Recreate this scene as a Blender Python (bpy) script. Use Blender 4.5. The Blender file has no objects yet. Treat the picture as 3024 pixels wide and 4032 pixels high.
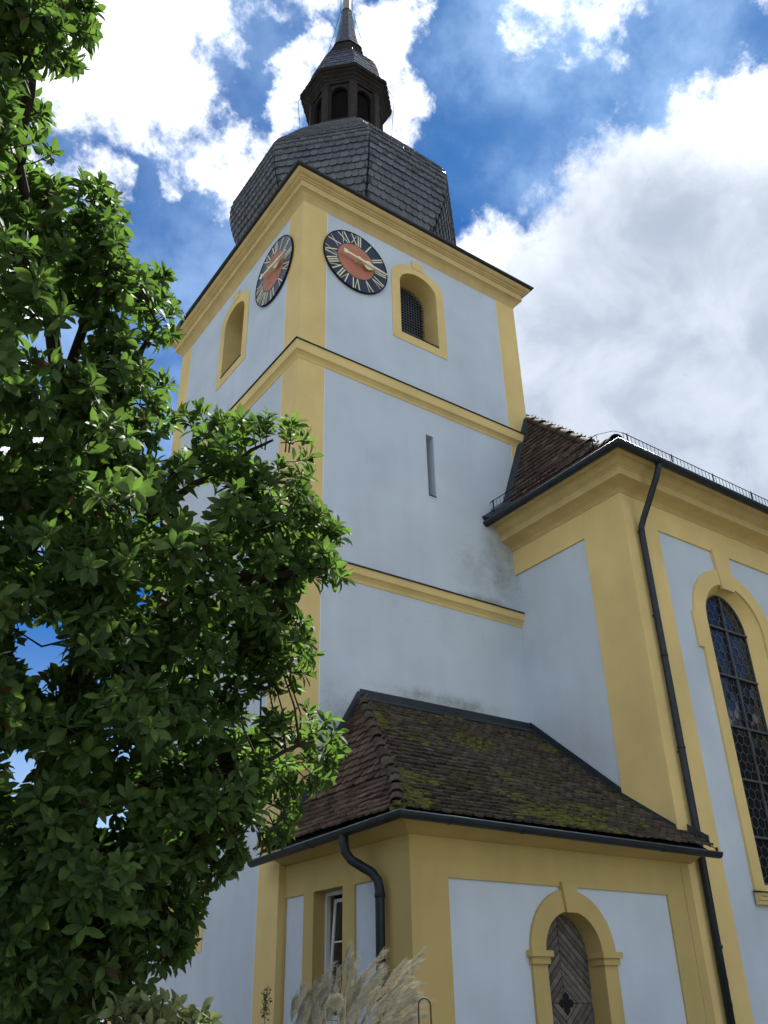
import bpy, bmesh, math, random
import numpy as np
from mathutils import Vector, Matrix, noise
from mathutils.geometry import tessellate_polygon
R = math.radians
PI = math.pi
scene = bpy.context.scene
COL = scene.collection
rng = np.random.default_rng(7)
random.seed(7)

# ------------------------------------------------------------------ camera
CAM = Vector((-6.93238, -12.5717, 1.6))
YAW, PITCH, ROLL, FPX = 0.622363, 0.517418, -0.021597, 3486.52      # focal length in pixels of a 3024 x 4032 picture
_f = Vector((math.sin(YAW)*math.cos(PITCH), math.cos(YAW)*math.cos(PITCH), math.sin(PITCH)))
_r0 = Vector((math.cos(YAW), -math.sin(YAW), 0)); _u0 = _r0.cross(_f)
CR = math.cos(ROLL)*_r0 + math.sin(ROLL)*_u0
CU = -math.sin(ROLL)*_r0 + math.cos(ROLL)*_u0
CF = _f
cam = bpy.data.cameras.new('camera'); co = bpy.data.objects.new('camera', cam); COL.objects.link(co)
cam.sensor_fit = 'VERTICAL'; cam.sensor_height = 24.0; cam.lens = 24.0*FPX/4032
cam.clip_start = 0.1; cam.clip_end = 3000
co.matrix_world = Matrix(((CR.x, CU.x, -CF.x, CAM.x), (CR.y, CU.y, -CF.y, CAM.y), (CR.z, CU.z, -CF.z, CAM.z), (0, 0, 0, 1)))
scene.camera = co
DS = 3024/1659.0
def raydir(x, y):                      # a direction from a point of the picture (1659 x 2212)
    return (CF + CR*((x*DS-1512)/FPX) - CU*((y*DS-2016)/FPX)).normalized()
def PX(x, y, dist): return CAM + raydir(x, y)*dist

# ------------------------------------------------------------------ light
SUN_EL, SUN_AZ = R(57), R(58)          # azimuth from +y towards +x
scene.view_settings.view_transform = 'Standard'; scene.view_settings.look = 'None'
scene.view_settings.gamma = 1.0; scene.view_settings.use_curve_mapping = False
scene.view_settings.exposure = 2.02
SUND = Vector((math.sin(SUN_AZ)*math.cos(SUN_EL), math.cos(SUN_AZ)*math.cos(SUN_EL), math.sin(SUN_EL)))
sl = bpy.data.lights.new('sun', 'SUN'); sl.energy = 3.4; sl.angle = R(1.5); sl.color = (1, .95, .87)
so = bpy.data.objects.new('sun', sl); COL.objects.link(so); so.location = (0, 0, 60)
so.rotation_euler = (-SUND).to_track_quat('-Z', 'Y').to_euler()

world = bpy.data.worlds.new('World'); scene.world = world; world.use_nodes = True
def build_world():
    nt = world.node_tree; N = nt.nodes; L = nt.links
    N.clear()
    out = N.new('ShaderNodeOutputWorld'); bg = N.new('ShaderNodeBackground'); bg.inputs[1].default_value = 0.1
    L.new(bg.outputs[0], out.inputs[0])
    sky = N.new('ShaderNodeTexSky'); sky.sky_type = 'NISHITA'; sky.sun_disc = False
    sky.sun_elevation = SUN_EL; sky.sun_rotation = SUN_AZ
    sky.altitude = 600; sky.air_density = 1.0; sky.dust_density = 0.15; sky.ozone_density = 3.0
    tc = N.new('ShaderNodeTexCoord'); D = tc.outputs['Generated']
    def vm(op, a, b=None, s=None):
        n = N.new('ShaderNodeVectorMath'); n.operation = op
        for i, v in enumerate((a, b)):
            if v is None: continue
            if isinstance(v, (tuple, Vector)): n.inputs[i].default_value = tuple(v)
            else: L.new(v, n.inputs[i])
        if s is not None: n.inputs['Scale'].default_value = s
        return n
    def m(op, a, b=None, c=None, clamp=False):
        n = N.new('ShaderNodeMath'); n.operation = op; n.use_clamp = clamp
        for i, v in enumerate((a, b, c)):
            if v is None: continue
            if isinstance(v, (int, float)): n.inputs[i].default_value = v
            else: L.new(v, n.inputs[i])
        return n.outputs[0]
    def smooth(v, a, b, t0=0., t1=1.):
        n = N.new('ShaderNodeMapRange'); n.interpolation_type = 'SMOOTHSTEP'
        L.new(v, n.inputs[0])
        for i, q in enumerate((a, b, t0, t1)): n.inputs[i+1].default_value = q
        return n.outputs[0]
    def nz(vec, scale, detail, rough, dist=0.):
        n = N.new('ShaderNodeTexNoise'); n.inputs['Scale'].default_value = scale; n.inputs['Detail'].default_value = detail
        n.inputs['Roughness'].default_value = rough; n.inputs['Distortion'].default_value = dist
        L.new(vec, n.inputs['Vector']); return n
    w = nz(D, 8.5, 9, .60)
    w2 = nz(D, 30., 7, .65)
    off = vm('SCALE', vm('SUBTRACT', w.outputs['Color'], (.5, .5, .5)).outputs[0], s=.115)
    off2 = vm('SCALE', vm('SUBTRACT', w2.outputs['Color'], (.5, .5, .5)).outputs[0], s=.040)
    dw = vm('NORMALIZE', vm('ADD', vm('ADD', D, off.outputs[0]).outputs[0], off2.outputs[0]).outputs[0]).outputs[0]
    # cloud banks: direction, angular radius, weight
    def blob(x, y, r, wt, soft=.85, vec=dw):
        c = raydir(x, y); a = r*DS/FPX
        dt = vm('DOT_PRODUCT', vec, c).outputs['Value']
        return m('MULTIPLY', smooth(dt, math.cos(a*(1+soft)), math.cos(a*(1-soft)), 0, 1), wt)
    def maxof(l):
        a = l[0]
        for b in l[1:]: a = m('MAXIMUM', a, b)
        return a
    cum = [(-40,60,120,1), (110,60,110,1), (230,70,105,1), (330,60,75,.95), (300,170,95,1), (370,220,70,1), (395,300,62,.95), (455,335,52,.95), (530,350,48,.9), (110,190,60,.9),
           (60,110,90,1), (485,415,26,.75), (195,370,34,.85), (350,392,15,.75), (150,330,30,.62), (215,320,26,.6),
           (690,95,26,.8), (655,175,36,.95), (622,255,34,.95), (690,60,18,.8), (860,60,42,1), (835,150,56,1), (875,185,36,1), (855,265,34,.95), (570,25,20,.75), (548,70,14,.66), (522,125,13,.66), (640,10,30,.6),
           (1170,20,34,.85), (1265,70,36,.85), (1215,20,30,.8), (1130,75,18,.8), (1290,130,24,.75), (1225,95,24,.7),
           (1440,640,260,1), (1590,480,200,1), (1640,300,75,1), (1290,610,150,1), (1190,570,62,1), (1100,548,36,.95), (1040,548,20,.9), (1440,400,86,1), (1540,345,58,1), (1330,440,60,1), (1390,320,24,.9), (1490,290,22,.9), (1610,250,30,.9), (1270,400,20,.8), (1225,460,34,.9), (1655,215,22,.9),
           (1300,880,300,1), (1600,950,320,1), (1100,760,200,1), (-250,500,260,.9), (-300,1000,300,.8),
           (1950,700,300,1), (700,-250,150,.8), (1300,-350,220,.9), (100,-300,300,1), (1750,-200,130,.8)]
    field_in = maxof([blob(x, y, r+14 if r < 110 else r, wt*(.70 if r < 30 else .72 if r < 110 else 1), .95 if r < 110 else .8) for x, y, r, wt in cum])
    haze_in = maxof([blob(x, y, r, wt, .9) for (x, y, r, wt) in ((1330,130,230,.60), (1130,230,180,.22), (420,560,230,.42), (330,760,260,.42), (560,120,170,.32), (1000,90,130,.2), (240,420,220,.32), (980,300,140,.1))])
    # beyond the picture the same broken cumulus goes on
    g = nz(D, 2.6, 8, .56, .3)
    field_out = smooth(g.outputs[0], .40, .62)
    inside = smooth(vm('DOT_PRODUCT', D, CF).outputs['Value'], .70, .80)
    def mix(a, b, f):
        return m('ADD', m('MULTIPLY', a, m('SUBTRACT', 1., f)), m('MULTIPLY', b, f))
    field = mix(field_out, field_in, inside)
    det = nz(D, 13., 11, .66, .15)
    dd = m('MULTIPLY', m('SUBTRACT', det.outputs[0], .5), 1.7)
    fine = m('MULTIPLY', m('SUBTRACT', nz(D, 40., 8, .60).outputs[0], .5), .95)
    dens = m('ADD', m('ADD', m('MULTIPLY', field, 1.5), dd), fine)
    alpha = smooth(dens, .56, 1.25)
    core = maxof([blob(x, y, r, wt, .6) for (x, y, r, wt) in ((1400,600,250,1), (1250,660,150,1), (1480,480,120,.9), (1600,720,300,1), (1150,640,90,.9), (1300,900,300,1), (1600,950,300,1), (1570,400,60,.5), (200,190,90,.35), (90,250,60,.3), (1950,700,300,1), (-250,560,200,.6))])
    core_out = smooth(g.outputs[0], .52, .70)
    hz = m('MULTIPLY', haze_in, smooth(w.outputs[0], .30, .72, .25, 1.))
    hz = m('MULTIPLY', hz, inside)
    # thick cloud far from the sun is grey underneath, near the sun it glows
    near = smooth(vm('DOT_PRODUCT', D, SUND).outputs['Value'], .80, .965)
    inner = nz(D, 9., 6, .55, .4)
    grey = m('MULTIPLY', mix(core_out, core, inside), smooth(inner.outputs[0], .34, .72, 1., .80))
    grey = m('MULTIPLY', grey, m('SUBTRACT', 1., m('MULTIPLY', near, .06)))
    def cmix(f, a, b):
        n = N.new('ShaderNodeMix'); n.data_type = 'RGBA'
        L.new(f, n.inputs[0])
        for i, v in ((6, a), (7, b)):
            if isinstance(v, tuple): n.inputs[i].default_value = (*v, 1)
            else: L.new(v, n.inputs[i])
        return n.outputs[2]
    ccol = cmix(grey, (4.6, 4.7, 4.9), (1.02, 1.23, 1.56))
    skyc = vm('MULTIPLY', sky.outputs[0], (.026, .14, .255)).outputs[0]
    sp = N.new('ShaderNodeSeparateXYZ'); L.new(D, sp.inputs[0])
    skyc = cmix(smooth(sp.outputs[2], -.02, .42, .92, 0.), skyc, (2.0, 2.5, 3.1))
    c1 = cmix(hz, skyc, (1.9, 2.7, 3.8))
    c2 = cmix(alpha, c1, ccol)
    L.new(c2, bg.inputs[0])
build_world()
world.cycles.sampling_method = 'MANUAL'; world.cycles.sample_map_resolution = 1024

# ------------------------------------------------------------------ materials
def mat(name, base, rough=.8, var=.12, vscale=1.5, bump=.0, bscale=60., metal=0., spec=.5, tone=0., extra=None, streak=0.):
    mt = bpy.data.materials.new(name); mt.use_nodes = True
    nt = mt.node_tree; N = nt.nodes; L = nt.links
    b = N['Principled BSDF']; b.inputs['Roughness'].default_value = rough; b.inputs['Metallic'].default_value = metal
    b.inputs['Specular IOR Level'].default_value = spec
    geo = N.new('ShaderNodeNewGeometry'); P = geo.outputs['Position']
    def noise_(scale, detail=4, rgh=.55, vec=None):
        n = N.new('ShaderNodeTexNoise'); n.inputs['Scale'].default_value = scale; n.inputs['Detail'].default_value = detail
        n.inputs['Roughness'].default_value = rgh; L.new(vec or P, n.inputs['Vector']); return n.outputs[0]
    def rangef(v, a, c, x, y):
        n = N.new('ShaderNodeMapRange'); L.new(v, n.inputs[0])
        for i, q in enumerate((a, c, x, y)): n.inputs[i+1].default_value = q
        return n.outputs[0]
    def mulc(c, f):
        n = N.new('ShaderNodeVectorMath'); n.operation = 'SCALE'; L.new(c, n.inputs[0]); L.new(f, n.inputs['Scale']); return n.outputs[0]
    def mixc(f, a, c):
        n = N.new('ShaderNodeMix'); n.data_type = 'RGBA'; L.new(f, n.inputs[0]) if not isinstance(f, float) else setattr(n.inputs[0], 'default_value', f)
        for i, v in ((6, a), (7, c)):
            if isinstance(v, tuple): n.inputs[i].default_value = (*v, 1)
            else: L.new(v, n.inputs[i])
        return n.outputs[2]
    def math_(op, a, c, clamp=False):
        n = N.new('ShaderNodeMath'); n.operation = op; n.use_clamp = clamp
        for i, v in enumerate((a, c)):
            if isinstance(v, (int, float)): n.inputs[i].default_value = v
            else: L.new(v, n.inputs[i])
        return n.outputs[0]
    rgb = N.new('ShaderNodeRGB'); rgb.outputs[0].default_value = (*base, 1)
    c = rgb.outputs[0]
    if var: c = mulc(c, rangef(noise_(vscale, 5), .3, .7, 1-var, 1+var))
    if streak:
        mp = N.new('ShaderNodeMapping'); mp.inputs['Scale'].default_value = (2.3, 2.3, .3); L.new(P, mp.inputs[0])
        c = mulc(c, rangef(noise_(1., 5, .6, mp.outputs[0]), .3, .7, 1-streak, 1+streak))
    if tone:
        at = N.new('ShaderNodeAttribute'); at.attribute_name = 'tone'
        c = mulc(c, rangef(at.outputs['Fac'], 0, 1, 1-tone, 1+tone))
    if extra: c = extra(dict(N=N, L=L, P=P, noise=noise_, rangef=rangef, mulc=mulc, mixc=mixc, math=math_, b=b), c)
    L.new(c, b.inputs['Base Color'])
    if bump:
        bn = N.new('ShaderNodeBump'); bn.inputs['Strength'].default_value = bump; bn.inputs['Distance'].default_value = .01
        L.new(noise_(bscale, 6, .7), bn.inputs['Height']); L.new(bn.outputs[0], b.inputs['Normal'])
    return mt
def wall_dirt(boxes):
    # grimy patches with their own shape: (centre, half size, strength)
    def ex(h, c):
        N, L = h['N'], h['L']
        sep = N.new('ShaderNodeSeparateXYZ'); L.new(h['P'], sep.inputs[0])
        nn = h['noise'](3.2, 8, .68); n2 = h['noise'](24., 6, .7)
        tot = None
        for (cx, cy, cz), (hx, hy, hz), st in boxes:
            f = None
            for i, (q, w) in enumerate(((cx, hx), (cy, hy), (cz, hz))):
                d = h['math']('ABSOLUTE', h['math']('SUBTRACT', sep.outputs[i], q), 0)
                e = h['rangef'](d, w*.25, w, 1, 0)
                f = e if f is None else h['math']('MULTIPLY', f, e)
            f = h['math']('MULTIPLY', f, st)
            tot = f if tot is None else h['math']('MAXIMUM', tot, f)
        s = h['math']('ADD', h['math']('MULTIPLY', nn, .75), h['math']('MULTIPLY', n2, .35))
        k = h['rangef'](h['math']('ADD', s, h['math']('MULTIPLY', tot, .42)), .66, .98, 0, 1)
        k = h['math']('MULTIPLY', k, tot, True)
        return h['mixc'](k, c, (.16, .165, .13))
    return ex
XN, YN, XA, YA = 5.565, -3.095, .102, -3.161
W, D = 6.5, 6.797
DIRT = [((3.4,0,6.65),(2.6,.4,.42),.75), ((1.0,0,6.0),(.7,.4,1.2),.6), ((5.2,0,10.0),(1.0,.4,1.7),.62), ((4.7,0,9.0),(1.2,.4,.42),.75), ((4.6,0,9.7),(1.5,.4,1.2),.5), ((5.6,-.4,9.2),(.5,.6,1.0),.3), ((.3,0,6.6),(.7,.5,1.4),.35), ((3.2,0,8.35),(3.6,.4,.7),.30), ((3.2,0,13.1),(3.6,.4,.7),.26), ((0,3.4,13.1),(.4,3.6,.7),.26), ((5.5,-1.5,5.9),(.5,1.8,1.2),.3), ((2.8,-3.15,1.2),(3.,.3,1.2),.3), ((9.,-3.1,9.7),(3.,.3,.5),.2)]
M = {}
M['white'] = mat('white_plaster', (.56, .625, .675), .9, .075, .8, .4, 110, spec=.2, streak=.03, extra=wall_dirt(DIRT))
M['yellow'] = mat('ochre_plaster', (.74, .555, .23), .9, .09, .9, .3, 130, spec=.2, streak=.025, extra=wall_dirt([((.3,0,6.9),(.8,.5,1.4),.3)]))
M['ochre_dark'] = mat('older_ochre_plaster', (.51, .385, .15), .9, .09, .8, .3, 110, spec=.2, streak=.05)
M['cornice'] = mat('ochre_cornice', (.60, .45, .20), .9, .10, 2.5, .3, 90, spec=.2)
M['slate'] = mat('slate', (.072, .080, .094), .40, .18, 9, .35, 60, spec=.6, tone=.26)
M['slate_dark'] = mat('slate_shell', (.03, .032, .036), .8, .1, 6, .1)
M['oldwood'] = mat('weathered_timber', (.030, .024, .021), .85, .3, 6, .4, 40, spec=.2, streak=.25)
M['louvre'] = mat('louvre_timber', (.010, .009, .008), .9, .2, 8, .3, 40, spec=.1)
M['metal'] = mat('dark_zinc', (.014, .022, .027), .5, .3, 5, .12, 20, metal=.25, spec=.5)
M['metal_rim'] = mat('zinc_rim', (.16, .21, .24), .4, .3, 8, metal=.5)
M['iron'] = mat('black_iron', (.012, .012, .014), .85, .2, 8, spec=.2)
M['wire'] = mat('net_wire', (.12, .13, .15), .5, .1, 8, metal=.3)
M['dark'] = mat('dark_interior', (.012, .012, .013), .95, .2, 2, spec=.05)
M['board'] = mat('grey_oak_board', (.135, .118, .10), .85, .3, 9, .5, 45, spec=.15, tone=.3)
M['whitewood'] = mat('white_window_paint', (.62, .64, .64), .5, .05, 3)
M['dial'] = mat('dial_black', (.022, .032, .055), .30, .15, 5, spec=.5)
M['dialred'] = mat('dial_red', (.46, .165, .085), .55, .08, 4)
M['gold'] = mat('gilt_cream', (.82, .76, .48), .4, .08, 8, metal=.1)
M['pole'] = mat('pole_copper', (.26, .22, .16), .6, .1, 5)
M['lead'] = mat('lead_came', (.10, .102, .108), .6, .2, 8, metal=.4)
M['bark'] = mat('tree_bark', (.045, .036, .028), .95, .35, 12, .6, 50, spec=.1)
M['ground'] = mat('gravel_yard', (.09, .092, .075), .95, .2, .8, .5, 30, spec=.1)
M['path'] = mat('slab_path', (.27, .25, .225), .95, .25, 6, .6, 60, spec=.1)
M['plume'] = mat('dry_plume', (.42, .395, .31), .9, .2, 20, spec=.1, tone=.3)
M['flower'] = mat('cream_flower', (.62, .58, .44), .9, .1, 20, spec=.1)
M['rusty'] = mat('rusty_rod', (.05, .03, .022), .8, .3, 15)
M['houseplaster'] = mat('house_plaster', (.42, .38, .33), .9, .1, 1.5, .2, 80, spec=.2)
def tile_extra(moss):
    def ex(h, c):
        n1 = h['noise'](1.1, 6, .62); n2 = h['noise'](9., 6, .7)
        s = h['math']('ADD', h['math']('MULTIPLY', n1, .6), h['math']('MULTIPLY', n2, .4))
        lich = h['rangef'](h['noise'](14., 6, .7), .54, .72, 0, .7)
        c = h['mixc'](lich, c, (.055, .052, .045))
        k = h['rangef'](s, moss, moss+.10, 0, .85)
        return h['mixc'](k, c, (.075, .072, .022))
    return ex
M['tile'] = mat('old_roof_tile', (.10, .066, .048), .9, .3, 5, .6, 40, spec=.15, tone=.42, extra=tile_extra(.60))
M['tile_mossy'] = mat('mossy_roof_tile', (.078, .062, .048), .92, .35, 5, .7, 40, spec=.1, tone=.35, extra=tile_extra(.515))
M['lime'] = mat('lime_line', (.74, .74, .74), .9, .05, 2, spec=.2)
M['ridge'] = mat('ridge_tile', (.075, .056, .042), .9, .35, 6, .7, 40, spec=.15, tone=.3, extra=tile_extra(.57))
M['moss'] = mat('moss', (.115, .112, .028), .98, .4, 14, .9, 120, spec=.05)
M['underlay'] = mat('roof_underlay', (.02, .016, .013), .95, .1, 3)

def leafmat(name, col, trans, tone=.4, rough=.68, brown=False):
    mt = bpy.data.materials.new(name); mt.use_nodes = True
    nt = mt.node_tree; N = nt.nodes; L = nt.links; N.clear()
    out = N.new('ShaderNodeOutputMaterial')
    pr = N.new('ShaderNodeBsdfPrincipled'); pr.inputs['Roughness'].default_value = rough; pr.inputs['Specular IOR Level'].default_value = .28
    tr = N.new('ShaderNodeBsdfTranslucent'); mx = N.new('ShaderNodeMixShader'); mx.inputs[0].default_value = .36
    at = N.new('ShaderNodeAttribute'); at.attribute_name = 'tone'
    def ramp(a, b):
        n = N.new('ShaderNodeMix'); n.data_type = 'RGBA'; L.new(at.outputs['Fac'], n.inputs[0])
        n.inputs[6].default_value = (*a, 1); n.inputs[7].default_value = (*b, 1); return n.outputs[2]
    lo = tuple(c*(1-tone) for c in col); hi = (col[0]*(1+tone*1.6), col[1]*(1+tone*1.2), col[2]*(1+tone*.2))
    c = ramp(lo, hi); L.new(c, pr.inputs['Base Color'])
    L.new(ramp(tuple(x*(1-tone*.6) for x in trans), tuple(x*(1+tone*.5) for x in trans)), tr.inputs['Color'])
    L.new(pr.outputs[0], mx.inputs[1]); L.new(tr.outputs[0], mx.inputs[2]); L.new(mx.outputs[0], out.inputs[0])
    return mt
M['leaf'] = leafmat('magnolia_leaf', (.050, .094, .031), (.125, .24, .036))
M['leaf_dry'] = leafmat('brown_leaf', (.075, .045, .024), (.10, .055, .025), .3)
M['leaf_shrub'] = leafmat('shrub_leaf', (.024, .042, .018), (.05, .085, .02), .4)
M['leaf_pale'] = leafmat('pale_shrub_leaf', (.13, .165, .085), (.2, .26, .08), .4)
M['blade'] = leafmat('grass_blade', (.11, .13, .045), (.16, .19, .05), .4)
def glassmat():
    mt = bpy.data.materials.new('leaded_glass'); mt.use_nodes = True
    b = mt.node_tree.nodes['Principled BSDF']
    b.inputs['Base Color'].default_value = (.016, .018, .02, 1); b.inputs['Roughness'].default_value = .06
    b.inputs['Specular IOR Level'].default_value = .5; b.inputs['IOR'].default_value = 1.5
    return mt
M['glass'] = glassmat()

# ------------------------------------------------------------------ object helpers
def link(o, parent=None):
    COL.objects.link(o)
    if parent is not None:
        o.parent = parent
        if parent.type == 'EMPTY': o.matrix_parent_inverse = Matrix.Translation(parent.location).inverted()
    return o
def thing(name, label, cat, loc, group=None):
    o = bpy.data.objects.new(name, None); o.location = loc; COL.objects.link(o)
    o['label'] = label; o['category'] = cat
    if group: o['group'] = group
    o.empty_display_size = .2
    return o
class MB:
    def __init__(s): s.v = []; s.f = []; s.sm = []
    def add(s, vs, fs, smooth=False):
        n = len(s.v); s.v += [tuple(v) for v in vs]; s.f += [tuple(i+n for i in f) for f in fs]; s.sm += [smooth]*len(fs); return s
    def box(s, a, b):
        (x0, y0, z0), (x1, y1, z1) = a, b
        vs = [(x, y, z) for z in (z0, z1) for y in (y0, y1) for x in (x0, x1)]
        return s.add(vs, [(0,2,3,1), (4,5,7,6), (0,1,5,4), (2,6,7,3), (0,4,6,2), (1,3,7,5)])
    def fbox(s, fr, s0, s1, z0, z1, n0, n1):
        return s.slab(fr, [(s0, z0), (s1, z0), (s1, z1), (s0, z1)], [], n0, n1)
    def slab(s, fr, outer, holes, n0, n1, back=True):
        loops = [outer]+list(holes)
        flat = [p for l in loops for p in l]; k = len(flat)
        tris = tessellate_polygon([[Vector((p[0], p[1], 0)) for p in l] for l in loops])
        vs = [fr(p[0], p[1], n1) for p in flat]+[fr(p[0], p[1], n0) for p in flat]
        fs = [tuple(t) for t in tris]
        if back: fs += [tuple(i+k for i in reversed(t)) for t in tris]
        o = 0
        for l in loops:
            q = len(l)
            for i in range(q):
                j = (i+1) % q
                fs.append((o+i, o+j, o+j+k, o+i+k))
            o += q
        return s.add(vs, fs)
    def loft(s, rings, closed=True, caps=False, smooth=False):
        n = len(rings[0]); vs = [p for r in rings for p in r]; fs = []
        for a in range(len(rings)-1):
            for i in range(n if closed else n-1):
                j = (i+1) % n
                fs.append((a*n+i, a*n+j, (a+1)*n+j, (a+1)*n+i))
        if caps: fs += [tuple(range(n))[::-1], tuple((len(rings)-1)*n+i for i in range(n))]
        return s.add(vs, fs, smooth)
    def tube(s, path, rad, n=8, caps=True, smooth=True):
        path = [Vector(p) for p in path]; rad = rad if isinstance(rad, (list, tuple)) else [rad]*len(path)
        rings = []; up = None
        for i, p in enumerate(path):
            t = (path[min(i+1, len(path)-1)]-path[max(i-1, 0)]).normalized()
            if up is None: up = Vector((0, 0, 1)) if abs(t.z) < .9 else Vector((1, 0, 0))
            a = t.cross(up).normalized(); b = a.cross(t).normalized(); up = b
            rings.append([p+(a*math.cos(q*2*PI/n)+b*math.sin(q*2*PI/n))*rad[i] for q in range(n)])
        return s.loft(rings, True, caps, smooth)
    def sweep(s, path, prof, closed=False, caps=True, smooth=False):
        P = [Vector(p) for p in path]; n = len(P); rings = []
        def nrm(a, b):
            t = (b-a); t.z = 0; t.normalize(); return Vector((t.y, -t.x, 0))
        for i in range(n):
            if closed: n0 = nrm(P[i-1], P[i]); n1 = nrm(P[i], P[(i+1) % n])
            else:
                n0 = nrm(P[i-1], P[i]) if i else nrm(P[0], P[1]); n1 = nrm(P[i], P[i+1]) if i < n-1 else n0
            mtr = (n0+n1)/(1+n0.dot(n1))
            rings.append([P[i]+mtr*o+Vector((0, 0, z)) for o, z in prof])
        if closed: rings.append(rings[0])
        return s.loft(rings, True, caps and not closed, smooth)
    def obj(s, name, m, parent=None, recalc=True):
        me = bpy.data.meshes.new(name); me.from_pydata(s.v, [], s.f)
        me.polygons.foreach_set('use_smooth', s.sm)
        if recalc:
            bm = bmesh.new(); bm.from_mesh(me); bmesh.ops.recalc_face_normals(bm, faces=bm.faces); bm.to_mesh(me); bm.free()
        me.materials.append(M[m] if isinstance(m, str) else m)
        return link(bpy.data.objects.new(name, me), parent)
def frame(O, S, N, Z=(0, 0, 1)):
    O, S, N, Z = map(Vector, (O, S, N, Z))
    return lambda a, b, c=0.: O+S*a+Z*b+N*c
def arch(cx, half, z0, zs, rise, n=20):
    pts = [(cx-half, z0), (cx+half, z0)]
    return pts+[(cx+half*math.cos(PI*i/n), zs+rise*math.sin(PI*i/n)) for i in range(n+1)]
def rect(a, b, c, d): return [(a, c), (b, c), (b, d), (a, d)]
def clip(poly, conv):
    def area(p): return sum(p[i-1][0]*p[i][1]-p[i][0]*p[i-1][1] for i in range(len(p)))
    if area(conv) < 0: conv = conv[::-1]
    out = poly
    for i in range(len(conv)):
        a, b = conv[i-1], conv[i]; inp, out = out, []
        sd = lambda p: (b[0]-a[0])*(p[1]-a[1])-(b[1]-a[1])*(p[0]-a[0])
        for j in range(len(inp)):
            p, q = inp[j-1], inp[j]; sp, sq = sd(p), sd(q)
            if (sp >= 0) != (sq >= 0):
                t = sp/(sp-sq); out.append((p[0]+(q[0]-p[0])*t, p[1]+(q[1]-p[1])*t))
            if sq >= 0: out.append(q)
        if not out: return []
    return out
def project(p):
    q = p-CAM; z = q.dot(CF)
    return (1512+FPX*q.dot(CR)/z, 2016-FPX*q.dot(CU)/z, z)
def np_join(name, variants, mats, which, m, parent, kind='stuff'):
    # one mesh out of many placed copies of small variants (verts, faces, tone)
    V = []; loops = []; starts = []; tones = []; nv = 0; nl = 0
    for vi, (vs, fs, tone) in enumerate(variants):
        ids = [i for i, w in enumerate(which) if w == vi]
        if not ids: continue
        A = np.array([[list(r) for r in mats[i]] for i in ids])        # k,4,4
        P = np.array(vs)
        X = np.einsum('kij,nj->kni', A[:, :3, :3], P)+A[:, None, :3, 3]
        k, n = X.shape[:2]
        V.append(X.reshape(-1, 3))
        fl = np.concatenate([np.array(f) for f in fs]); fc = np.array([len(f) for f in fs])
        st = np.concatenate([[0], np.cumsum(fc)[:-1]])
        loops.append((fl[None]+(nv+np.arange(k)*n)[:, None]).ravel())
        starts.append((st[None]+(nl+np.arange(k)*len(fl))[:, None]).ravel())
        tones.append(np.repeat(np.clip(tone+rng.uniform(-.25, .25, k), 0, 1), n))
        nv += k*n; nl += k*len(fl)
    V = np.concatenate(V); loops = np.concatenate(loops).astype(np.int32); starts = np.concatenate(starts).astype(np.int32)
    me = bpy.data.meshes.new(name)
    me.vertices.add(len(V)); me.vertices.foreach_set('co', V.astype(np.float32).ravel())
    me.loops.add(len(loops)); me.loops.foreach_set('vertex_index', loops)
    me.polygons.add(len(starts)); me.polygons.foreach_set('loop_start', starts)
    me.update(calc_edges=True); me.validate()
    a = me.attributes.new('tone', 'FLOAT', 'POINT'); a.data.foreach_set('value', np.concatenate(tones).astype(np.float32))
    me.materials.append(M[m] if isinstance(m, str) else m)
    o = link(bpy.data.objects.new(name, me), parent)
    if kind: o['kind'] = kind
    return o
def var_mesh(name, v, m):
    me = bpy.data.meshes.new(name); me.from_pydata([tuple(p) for p in v[0]], [], v[1])
    a = me.attributes.new('tone', 'FLOAT', 'POINT'); a.data.foreach_set('value', [v[2]]*len(v[0]))
    me.materials.append(M[m] if isinstance(m, str) else m); return me
def scatter(name, rest, variants, mats, m, parent, maxn=300, size=1.):
    # the pieces that show largest are objects of their own, the others one part
    which = [random.randrange(len(variants)) for _ in mats]
    sc = []
    for i, A in enumerate(mats):
        x, y, z = project(A.translation)
        vis = 0 < x < 3024 and 0 < y < 4032 and z > 0
        nrm = A.col[2].to_3d(); view = (CAM-A.translation)
        fc = nrm.normalized().dot(view.normalized())
        sc.append((1 if vis else 0)*max(fc, .02)*A.col[0].to_3d().length*A.col[1].to_3d().length/view.length_squared)
    order = sorted(range(len(mats)), key=lambda i: -sc[i])
    own = [i for i in order[:maxn] if sc[i] > 0]; so_ = set(own)
    meshes = [var_mesh(name, v, m) for v in variants]
    for i in own:
        o = bpy.data.objects.new(name, meshes[which[i]]); link(o, parent)
        o.matrix_basis = mats[i]
    rem = [i for i in range(len(mats)) if i not in so_]
    if rem: np_join(rest, variants, [mats[i] for i in rem], [which[i] for i in rem], m, parent)
def place(o, ax, ay, az, sx=1., sy=1., sz=1.):
    A = Matrix.Identity(4)
    for c, v, s in ((0, ax, sx), (1, ay, sy), (2, az, sz)):
        A[0][c], A[1][c], A[2][c] = v.x*s, v.y*s, v.z*s
    A[0][3], A[1][3], A[2][3] = o
    return A
def shingle(bottom, th, tone, lift):
    # unit shingle: x -.5..+.5, y 0..1 up the slope, bottom edge raised and shaped
    n = len(bottom)
    top = [(x, y, lift*(1-y)+th) for x, y in bottom]+[(.5, 1, .002), (-.5, 1, .002)]
    low = [(x, y, lift*(1-y)*.4) for x, y in bottom]
    vs = top+low; fs = [tuple(range(n+2))]
    for i in range(n-1): fs.append((i+1, i, n+2+i, n+2+i+1))
    fs.append((0, n+1, n+2)); fs.append((n, n-1, n+2+n-1))
    return (vs, fs, tone)

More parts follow.
